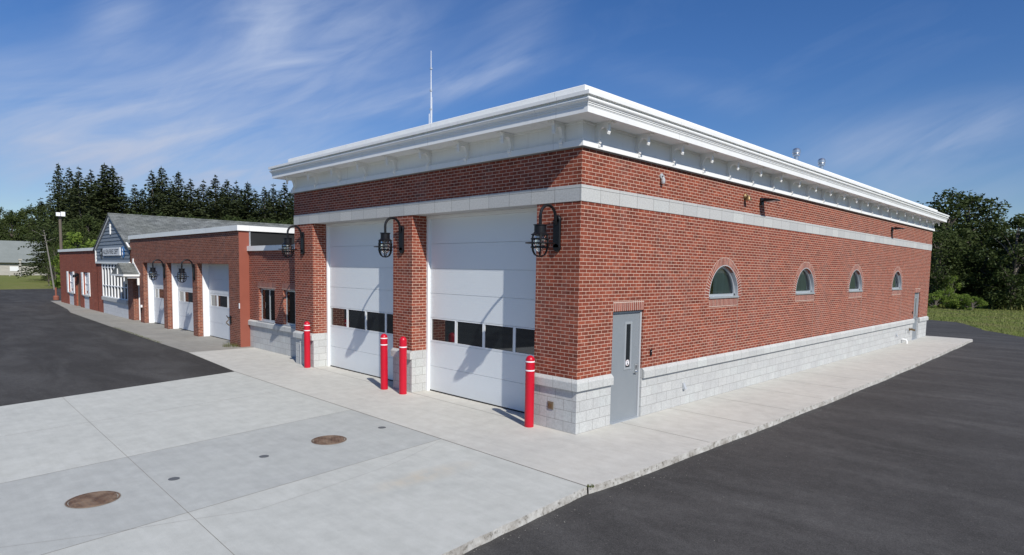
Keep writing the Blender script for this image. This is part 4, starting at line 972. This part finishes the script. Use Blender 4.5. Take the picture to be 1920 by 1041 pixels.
# ================================================================== VEGETATION
def leafquad(b, c, s_, r_, up=.5, mi=0):
    d = Vector((r_.gauss(0, 1), r_.gauss(0, 1), r_.gauss(0, 1) * up)).normalized(); e = d.cross(Vector((r_.gauss(0, 1), r_.gauss(0, 1), r_.gauss(0, 1)))).normalized()
    d = d * s_; e = e * s_ * r_.uniform(.5, .9); c = Vector(c)
    b.face([c - d, c - e * .6, c + d, c + e * .6], uv=[(0, 0)] * 4, mi=mi)
def conifer_mesh(H, R, seed, dens=1.0, start=.1, gap=.0):
    r_ = random.Random(seed); b = MB(); t_ = MB()
    t_.tube([(0, 0, 0), (.05, 0, H * .5), (0, .05, H * .97)], [R * .055, R * .04, .02], 7)
    nbr = int(620 * dens); az_ = [r_.uniform(.65, 1.25) for _ in range(9)]
    for i in range(nbr):
        f = ((i + r_.random()) / nbr) ** .72            # 0 top .. 1 bottom
        z = H * (1 - f * (1 - start)) - .15
        a = i * 2.39996 + r_.uniform(-.5, .5)
        prof = R * (f ** .85) * az_[int(a / 6.2832 * 9) % 9] * (1 + .18 * math.sin(f * 23 + seed + a))
        if r_.random() < gap: continue
        ln = max(.3, prof * r_.choice((.55, .8, .95, 1.1)) * r_.uniform(.85, 1.1))
        n = max(2, int(ln / .42)); droop = r_.uniform(.03, .22); rise = r_.uniform(.0, .35) * (1 - f) + .05
        side = Vector((-math.sin(a), math.cos(a), 0))
        for j in range(n):
            u = (j + .8) / n; px = ln * u; pz = z + rise * px - droop * px * u
            w_ = .10 + .55 * (1 - .8 * u) * min(1, ln / 1.6)
            for q_ in range(3):
                s_ = r_.uniform(-1, 1) * w_; c = Vector((math.cos(a) * px, math.sin(a) * px, pz - abs(s_) * .3 + r_.gauss(0, .06))) + side * s_
                dirv = (Vector((math.cos(a), math.sin(a), r_.uniform(-.6, .25))) + side * r_.uniform(-1.1, 1.1)).normalized(); e = dirv.cross(Vector((0, 0, 1))).normalized()
                e = (e + Vector((0, 0, r_.uniform(-1, 1)))).normalized(); L_ = r_.uniform(.2, .42); ww = r_.uniform(.09, .18)
                b.face([c - dirv * L_ * .6, c + e * ww, c + dirv * L_, c - e * ww], uv=[(0, 0)] * 4)
    for k in range(5): b.face([(0, 0, H + .25), (.05 + .02 * k, .02, H - .1 - k * .1), (0, 0, H - .3), (-.05 - .02 * k, -.02, H - .1 - k * .08)], uv=[(0, 0)] * 4)
    return t_, b
def broad_mesh(H, R, seed, nl=34, leaf_=.24, per=210, z0=.12, open_=0, sq=1.):
    r_ = random.Random(seed); b = MB(); t_ = MB()
    t_.tube([(0, 0, 0), (.1, .1, H * .3), (.0, .2, H * .7)], [R * .075, R * .055, .05], 8)
    lob = []
    for i in range(nl):
        u = (i + r_.random()) / nl; z = H * (z0 + (1 - z0 - .08) * u); prof = math.sin(PI * min(1, max(0.05, .12 + .83 * u)) ** .9) ** .6
        rr = R * prof * math.sqrt(r_.uniform(.15, 1)) * .85; a = r_.uniform(0, 6.28)
        lr = R * r_.uniform(.20, .36) * (1 - .35 * u)
        lob.append((Vector((rr * math.cos(a), rr * math.sin(a), z)), lr))
    for c, lr in lob:
        base = Vector((0, 0, max(H * .12, c.z - lr * 2 - H * .1))); mid = (base + c) / 2 + Vector((0, 0, .3))
        t_.tube([base, mid, c], [.09, .06, .02], 5)
        n = int(per * (lr / (R * .28)) ** 2)
        for k in range(n):
            d = Vector((r_.gauss(0, 1), r_.gauss(0, 1), r_.gauss(0, 1))).normalized() * lr * (r_.uniform(.35, 1.12)); d.z *= .78 * sq
            leafquad(b, c + d, leaf_ * r_.uniform(.6, 1.2), r_, .6)
    return t_, b
PROTO = {}
def proto(key, pair, leafmat, bark='bark', name='tree'):
    t_, b = pair; root = bpy.data.objects.new(name, None); ORG[root.name] = Vector((0, 0, 0))
    tr = build('trunk', t_, bark, origin=(0, 0, 0)); cr = build('crown', b, leafmat, origin=(0, 0, 0))
    for o in (tr, cr): COL.objects.unlink(o)
    PROTO[key] = (name, tr, cr); bpy.data.objects.remove(root)
def plant(key, x, y, z, s_, rot, label, cat, group=None, sx=1):
    name, tr, cr = PROTO[key]; r0 = bpy.data.objects.new(name, None); COL.objects.link(r0); r0.location = (x, y, z); r0.rotation_euler = (0, 0, rot); r0.scale = (s_ * sx, s_ * sx, s_)
    tag(r0, label, cat, group)
    for o in (tr, cr):
        c = o.copy(); COL.objects.link(c); c.parent = r0
    return r0
for k in range(4): proto('c%d' % k, conifer_mesh(20, (7.6, 5.6, 9.0, 6.6)[k], 10 + k, (1.0, .85, 1.15, .9)[k], gap=(.02, .1, .02, .12)[k]), 'needles', name='spruce_tree')
proto('cs', conifer_mesh(20, 5.0, 44, .8, start=.25, gap=.3), 'needles', name='pine_tree')
for k in range(4): proto('b%d' % k, broad_mesh(12, 5.2, 60 + k, nl=46, per=230, z0=.06), 'leaves', name='broadleaf_tree')
proto('bs', broad_mesh(12, 4.6, 71, nl=26, per=150, leaf_=.2, z0=.3), 'leaves', name='broadleaf_tree')
proto('bl', broad_mesh(8, 3.4, 72, nl=30, per=190, z0=.05), 'leaves_light', name='broadleaf_tree')
proto('bush', broad_mesh(3.2, 2.4, 73, nl=18, per=150, leaf_=.16, z0=.05), 'leaves_light', name='shrub')
# camera frame, used only to lay out the far tree line by bearing and distance
CAM = Vector((7.0352, -8.7628, 3.0262)); YAW = -.7838
def bearing(u, dist):
    a = YAW + math.atan((u - 960) / 1156.7); return CAM.x + dist * math.sin(a), CAM.y + dist * math.cos(a)
def hgt(u, v, dist):
    dep = dist * math.cos(math.atan((u - 960) / 1156.7))
    return CAM.z + (504.6 + (u - 960) * .0159 - v) / 1156.7 * dep
r_ = random.Random(5)
names = ['first', 'second', 'third', 'fourth', 'fifth', 'sixth', 'seventh', 'eighth', 'ninth', 'tenth', 'eleventh', 'twelfth', 'thirteenth', 'fourteenth', 'fifteenth', 'sixteenth', 'seventeenth', 'eighteenth', 'nineteenth', 'twentieth', 'twenty-first', 'twenty-second', 'twenty-third', 'twenty-fourth', 'twenty-fifth', 'twenty-sixth']
front = [(118, 309, 0), (138, 317, 3), (155, 314, 1), (177, 320, 3), (203, 309, 2), (217, 313, 0), (258, 346, 1), (290, 322, 3), (308, 315, 2), (339, 324, 0), (361, 337, 3), (385, 339, 1), (407, 330, 3), (429, 338, 0), (446, 341, 1), (467, 343, 2), (498, 352, 3), (515, 346, 1), (536, 344, 3), (553, 356, 0)]
for i, (u, v, k) in enumerate(front):
    d = 118 + r_.uniform(-7, 9); x, y = bearing(u, d); s_ = hgt(u, v, d) / 20
    plant('c%d' % k, x, y, -.1, s_, r_.uniform(0, 6.28), 'dark spruce in the skyline row behind the old station, %s spire counting from the left' % names[i], 'tree', 'spruce trees behind the old station', sx=r_.uniform(.95, 1.3) * (.6 if i == 0 else .8 if i < 3 else 1))
back = [(150, 345), (168, 342), (190, 345), (235, 362), (272, 362), (300, 352), (328, 352), (352, 360), (374, 362), (396, 360), (420, 360), (440, 362), (455, 362), (482, 366), (505, 366), (526, 366), (545, 368), (565, 372)]
for i, (u, v) in enumerate(back):
    v -= 7; d = 133 + r_.uniform(-5, 5); x, y = bearing(u, d)
    plant('c%d' % (i * 3 % 4), x, y, -.1, hgt(u, v, d) / 20, r_.uniform(0, 6.28), 'shorter dark spruce filling the second row behind the old station skyline spires', 'tree', 'second row spruces behind the old station', sx=1.1)
low = [(132, 415, 1), (146, 405, 2), (170, 400, 3), (200, 408, 0), (230, 398, 1), (262, 392, 2), (295, 395, 3), (325, 400, 0), (355, 398, 1), (385, 402, 2), (415, 400, 3), (445, 402, 0), (475, 404, 1), (505, 404, 2), (535, 405, 3), (560, 405, 0)]
for i, (u, v, k) in enumerate(low):
    d = 104 + r_.uniform(-4, 4); x, y = bearing(u, d)
    plant('b%d' % k, x, y, -.1, hgt(u, v, d) / 12, r_.uniform(0, 6.28), 'dark rounded broadleaf tree growing low in front of the spruce row', 'tree', 'rounded trees below the spruces', sx=.9)
for (u, v, k, d, l) in ((-25, 386, 2, 212, 'dark tree behind the barn at the left edge of the photo'), (8, 384, 0, 212, 'dark rounded tree above the left part of the barn roof'), (42, 388, 1, 212, 'dark rounded tree above the middle of the barn roof'), (28, 400, 3, 208, 'dark tree low behind the barn roof, between two taller crowns'), (66, 384, 3, 208, 'dark tree right of the barn roof ridge'), (92, 378, 0, 205, 'dark tree behind the barn end, below the sparse pine tops')):
    x, y = bearing(u, d); plant('b%d' % k, x, y, -.1, hgt(u, v, d) / 12, k + .3, l, 'tree', sx=.8)
for (u, v, d, l) in ((82, 372, 205, 'spreading sparse pine left of the spruce row, above the light pole'), (100, 366, 196, 'sparse pine just left of the first tall spruce, far behind the light pole')):
    x, y = bearing(u, d); plant('cs', x, y, -.1, hgt(u, v, d) / 20, u, l, 'tree', sx=1.35)
for (u, v, d, l) in ((150, 428, 92, 'lighter green tree above the flat roof of the far wing'), (178, 446, 90, 'lighter green rounded tree left of the blue gable'), (132, 455, 88, 'low light green tree beside the light pole')):
    x, y = bearing(u, d); plant('bl', x, y, -.1, hgt(u, v, d) / 8, u, l, 'tree')
x, y = bearing(104, 95); plant('bs', x, y, -.1, hgt(95, 450, 95) / 12, 2, 'loose dark tree at the right end of the barn, left of the light pole', 'tree', sx=.5)
x, y = bearing(92, 98); plant('bs', x, y, -.1, hgt(72, 488, 98) / 12, 4, 'small loose tree in front of the barn end', 'tree')
x, y = bearing(-32, 97); plant('bs', x, y, -.1, hgt(0, 470, 97) / 12, 1, 'small tree reaching in at the left edge before the barn', 'tree', sx=.8)
# leaning pale trunk
x0_, y0_ = bearing(101, 84); x1_, y1_ = bearing(86, 86)
t = thing('birch_tree', (x0_, y0_, 0), 'leaning bare pale trunk beside the light pole', 'tree')
b = MB(); zz = hgt(86, 432, 86); b.tube([(x0_, y0_, -.1), ((x0_ + x1_) / 2 + .15, (y0_ + y1_) / 2, zz * .5), (x1_, y1_, zz)], [.09, .07, .04], 8)
build('trunk', b, 'bark_pale', t)
b = MB()
for k in range(5): a = k * 1.4; b.tube([(x1_, y1_, zz * (.75 + .05 * k)), (x1_ + math.cos(a) * 1.2, y1_ + math.sin(a) * 1.2, zz * (.82 + .06 * k))], [.04, .015], 5)
build('branch', b, 'bark_pale', t)
b = MB()
for k in range(500): leafquad(b, (x1_ + r_.gauss(0, 1.1), y1_ + r_.gauss(0, 1.1), zz + r_.gauss(.3, 1.0)), .16, r_)
build('crown', b, 'leaves', t)
# right-hand trees
RT = [(1716, 372, 92, 0, 'b0'), (1768, 345, 84, 1, 'b1'), (1806, 356, 88, 2, 'b2'), (1850, 384, 90, 3, 'bs'), (1895, 396, 78, 4, 'b3'), (1935, 388, 80, 5, 'b0'), (1752, 420, 78, 6, 'b2'), (1842, 440, 80, 7, 'b3'), (1990, 392, 82, 8, 'b1'), (1865, 410, 100, 9, 'b1'), (1915, 425, 98, 10, 'b2'), (1800, 420, 98, 11, 'b3')]
RL = ['dark tree just behind the far corner of the new station', 'tallest dark broadleaf tree right of the new station', 'dark tree with a ragged top, second from the station corner', 'tree with an open top sprig between the two right-hand masses', 'broad dark tree standing in front at the right edge of the photo', 'dark tree cut off by the right edge of the photo', 'lower dark tree at the end of the new station wall', 'lower dark tree between the two tall right-hand trees', 'dark tree beyond the right edge of the photo', 'dark tree deep behind the open topped tree on the right', 'dark tree deep behind the broad tree at the right edge', 'dark tree deep behind the ragged topped tree on the right']
for (u, v, d, i, k) in RT: 
    x, y = bearing(u, d); plant(k, x, y, -.2, hgt(u, v, d) / 12, i * 1.3, RL[i], 'tree', sx=1.0 if i != 3 else .8)
for i, (u, v, d, s_) in enumerate(((1752, 548, 73, 1), (1776, 540, 74, 1), (1800, 548, 73, 1), (1822, 553, 72, 1), (1782, 512, 76, .7))):
    x, y = bearing(u, d); plant('bush', x, y, -.2, max(.3, hgt(u, v, d) / 3.2 + .05), i * 2., ['bright green shrub touching the far station corner', 'bright green shrub in the middle of the group below the tall trees', 'low bright green shrub below the tall trees, third from the station', 'bright green shrub at the right end of the low group', 'taller yellow green sapling standing up behind the low shrubs'][i], 'shrub', 'bright shrubs below the right-hand trees', sx=s_ * 1.1 if i < 4 else .45)
# out of frame woodland on the near right (seen in the arched panes)
# weeds
def tuft(x, y, n, h, label, seed, spread=.12, kind=None, name='weed_tuft', grp=None):
    rr = random.Random(seed); b = MB()
    for k in range(n):
        a = rr.uniform(0, 6.28); rd = spread * rr.random() ** .5; px, py = x + rd * math.cos(a), y + rd * math.sin(a); hh = h * rr.uniform(.5, 1.1); dx, dy = rr.gauss(0, .35) * hh, rr.gauss(0, .35) * hh; w_ = .006 + .02 * hh
        b.face([(px - w_, py, 0), (px + w_, py, 0), (px + dx * .5 + w_ * .8, py + dy * .5, hh * .6), (px + dx * .5 - w_ * .8, py + dy * .5, hh * .6)], uv=[(0, 0)] * 4)
        b.face([(px + dx * .5 - w_ * .8, py + dy * .5, hh * .6), (px + dx * .5 + w_ * .8, py + dy * .5, hh * .6), (px + dx, py + dy, hh)], uv=[(0, 0)] * 3)
    return build(name, b, 'weed', label=label, category='weeds', kind=kind, group=grp)
tuft(-16.35, .02, 160, .16, 'small green weed tuft at the foot of the old station end pier', 1, .34)
tuft(1.88, -1.98, 26, .04, 'tiny weeds in the sidewalk joint at the concrete edge', 2, .05)
b = MB(); rr = random.Random(9)
for k in range(420):
    u = rr.random(); x = -19 - u * 7.5; y = -1.66 + u * .12 + rr.gauss(0, .03); hh = rr.uniform(.02, .06)
    b.face([(x - .015, y, -.005), (x + .015, y, -.005), (x + rr.gauss(0, .02), y + rr.gauss(0, .02), hh)], uv=[(0, 0)] * 3)
build('edge_grass', b, 'weed', kind='stuff', label='thin grass along the edge of the old walkway', category='grass')
b = MB(); rr = random.Random(31)
for k in range(520):
    if rr.random() < .86: y = rr.uniform(-5, 27); x = 2.06 + abs(rr.gauss(0, .16)); z_ = -.103
    else: x = rr.uniform(2.2, 9); y = rr.uniform(-4, 22); z_ = -.103
    q_ = rr.uniform(.003, .008); a = rr.uniform(0, 3)
    P = [(x + q_ * math.cos(a + 2.1 * i), y + q_ * math.sin(a + 2.1 * i), z_) for i in range(3)]; T_ = (x, y, z_ + q_ * .8)
    for i in range(3): b.face([P[i], P[(i + 1) % 3], T_], uv=[(0, 0)] * 3)
build('gravel', b, 'concrete_old', origin=(0, 0, 0), kind='stuff', label='loose pebbles and grit gathered along the sidewalk edge', category='grit')
# rough grass beyond the right drive and under the trees
b = MB(); rr = random.Random(12)
def inb(x, y):
    for i in range(len(bnd) - 1):
        (xa, ya), (xb, yb) = bnd[i], bnd[i + 1]
        if xb <= x <= xa: return y > ya + (yb - ya) * (xa - x) / (xa - xb) + .12
    return x < -14
n = 0
while n < 42000:
    y = 30 + 46 * rr.random() ** 1.3; x = rr.uniform(-12, 11)
    if not inb(x, y): continue
    n += 1; tall = rr.random() < .25 and y > 66
    hh = rr.uniform(.25, .8) if tall else rr.uniform(.04, .13); w_ = .02 + hh * .08 + (y - 30) * .0006
    dx, dy = rr.gauss(0, .3) * hh, rr.gauss(0, .3) * hh; a = rr.uniform(0, 3.14); cx, cy = w_ * math.cos(a), w_ * math.sin(a)
    b.face([(x - cx, y - cy, -.17), (x + cx, y + cy, -.17), (x + dx, y + dy, -.16 + hh)], uv=[(0, 0)] * 3)
build('grass', b, 'weed', kind='stuff', label='grass blades and rough growth beyond the asphalt drive', category='grass')

# ================================================================== SKY / LIGHT
dirL = Vector((-1, .355, -.885)).normalized(); sun_dir = -dirL
elev = math.asin(sun_dir.z); az = math.atan2(sun_dir.x, sun_dir.y)
sl = bpy.data.lights.new('sun', 'SUN'); sl.energy = 4.6; sl.angle = math.radians(.53); sl.color = (1, .962, .885)
so = bpy.data.objects.new('sun', sl); COL.objects.link(so); so.rotation_euler = dirL.to_track_quat('-Z', 'Y').to_euler(); so.location = (30, -30, 60)
w = bpy.data.worlds.new('World'); scn.world = w; w.use_nodes = True; t = NT(w.node_tree)
bg = t.N['Background']; sky = t.n('ShaderNodeTexSky', sky_type='NISHITA'); sky.sun_disc = False; sky.sun_elevation = elev; sky.sun_rotation = az
sky.altitude = 200; sky.air_density = 1.0; sky.dust_density = .15; sky.ozone_density = 3.5
co = t.n('ShaderNodeTexCoord').outputs['Generated']; s3 = t.n('ShaderNodeSeparateXYZ'); t.L.new(co, s3.inputs[0])
azn = t.m('ARCTAN2', s3.outputs[0], s3.outputs[1]); eln = t.m('ARCSINE', s3.outputs[2])
cmb = t.n('ShaderNodeCombineXYZ'); t.L.new(azn, cmb.inputs[0]); t.L.new(eln, cmb.inputs[1])
def rotn(ang, sx, sy, det=6, dist=1.0, sc=1.0, rough=.55):
    mp = t.n('ShaderNodeMapping'); mp.vector_type = 'TEXTURE'; t.L.new(cmb.outputs[0], mp.inputs[0]); mp.inputs['Rotation'].default_value = (0, 0, ang); mp.inputs['Scale'].default_value = (sx, sy, 1)
    return t.noise(mp.outputs[0], sc, det, rough, dist, '3D')
fib = rotn(.40, .42, .10, 7, 1.3, 1.5, .52); fib2 = rotn(.2, .5, .12, 7, 1.0, 2.0); fine = rotn(.48, .20, .045, 6, 1.2, 1.3, .55)
def px2ang(u, v):
    a, b_ = (u - 960) / 1156.7, (596.67 - v) / 1156.7
    f = Vector((math.sin(YAW) * math.cos(-.0794), math.cos(YAW) * math.cos(-.0794), math.sin(-.0794))); r0 = f.cross(Vector((0, 0, 1))).normalized(); u0 = r0.cross(f)
    c_, s_ = math.cos(.0159), math.sin(.0159); R1 = r0 * c_ + u0 * s_; U1 = u0 * c_ - r0 * s_
    d = (f + R1 * a + U1 * b_).normalized(); return math.atan2(d.x, d.y), math.asin(d.z)
def streak(u0, v0, u1, v1, wid, amp, endfade=.5):
    A = px2ang(u0, v0); B = px2ang(u1, v1); cx, cy = (A[0] + B[0]) / 2, (A[1] + B[1]) / 2; dx, dy = B[0] - A[0], B[1] - A[1]; ln = math.hypot(dx, dy); ux, uy = dx / ln, dy / ln
    X = t.m('SUBTRACT', azn, cx); Y = t.m('SUBTRACT', eln, cy)
    p = t.m('MULTIPLY', t.m('ADD', t.m('MULTIPLY', X, ux), t.m('MULTIPLY', Y, uy)), 2 / ln); q_ = t.m('MULTIPLY', t.m('SUBTRACT', t.m('MULTIPLY', Y, ux), t.m('MULTIPLY', X, uy)), 1 / wid)
    e = t.m('ADD', t.m('POWER', t.m('ABSOLUTE', p), 2.4), t.m('MULTIPLY', q_, q_))
    return t.m('MULTIPLY', t.m('EXPONENT', t.m('MULTIPLY', e, -1)), amp)
ss = [streak(640, 215, 1010, 115, .022, .75), streak(850, 130, 1030, 60, .03, .4), streak(330, 175, 790, 25, .10, .95), streak(180, -20, 260, 60, .05, .7), streak(430, 60, 560, 0, .08, .5), streak(-150, 230, 600, 290, .085, 1.05),
      streak(-100, 300, 640, 335, .05, 1.0), streak(150, 130, 420, 200, .07, .35), streak(1500, 290, 2000, 215, .035, .7), streak(1150, 130, 1440, 200, .02, .22), streak(1550, 330, 2000, 330, .05, .35), streak(-200, 190, 200, 215, .05, .5), streak(900, 40, 1050, 0, .03, .3)]
acc = ss[0]
for s_ in ss[1:]: acc = t.m('ADD', acc, s_)
tex = t.m('MULTIPLY', t.ramp(fib, (.34, 0.), (.72, 1.)), .7); tex = t.m('ADD', tex, t.m('MULTIPLY', t.ramp(fine, (.35, 0.), (.75, 1.)), .35)); tex = t.m('ADD', tex, .24)
base = t.m('MULTIPLY', t.ramp(fib2, (.5, 0.), (.8, 1.)), .10)
cl = t.m('ADD', t.m('MULTIPLY', acc, tex), base)
cl = t.m('MULTIPLY', cl, .62, clamp=True)
hs = t.n('ShaderNodeHueSaturation'); t.L.new(sky.outputs[0], hs.inputs['Color']); hs.inputs['Saturation'].default_value = 1.24; hs.inputs['Value'].default_value = 1.0; hs.inputs['Hue'].default_value = .508
colr = t.mix(cl, t.mix(1., hs.outputs[0], (.92, .96, 1.03), 'MULTIPLY'), (5.3, 6.2, 8.0))
colr = t.mix(1., colr, t.ramp(eln, (0., (.76, .76, .79)), (.30, (.93, .93, .95)), (.6, (1., 1., 1.))), 'MULTIPLY')
t.L.new(colr, bg.inputs[0]); bg.inputs[1].default_value = .102

# ================================================================== CAMERA
cam = bpy.data.cameras.new('camera'); co_ = bpy.data.objects.new('camera', cam); COL.objects.link(co_); scn.camera = co_
pitch, roll = -.0794, .0159
f = Vector((math.sin(YAW) * math.cos(pitch), math.cos(YAW) * math.cos(pitch), math.sin(pitch))); r0 = f.cross(Vector((0, 0, 1))).normalized(); u0 = r0.cross(f)
R1 = r0 * math.cos(roll) + u0 * math.sin(roll); U1 = u0 * math.cos(roll) - r0 * math.sin(roll)
mw = Matrix((R1, U1, -f)).transposed().to_4x4(); mw.translation = CAM; co_.matrix_world = mw
cam.sensor_width = 36; cam.lens = 1156.713 / 1920 * 36; cam.shift_y = (596.673 - 520.5) / 1920; cam.clip_start = .1; cam.clip_end = 6000
scn.render.resolution_x, scn.render.resolution_y = 1024, 555
scn.view_settings.view_transform = 'Standard'; scn.view_settings.look = 'None'; scn.view_settings.exposure = 0; scn.view_settings.gamma = 1
scn.render.engine = 'CYCLES'
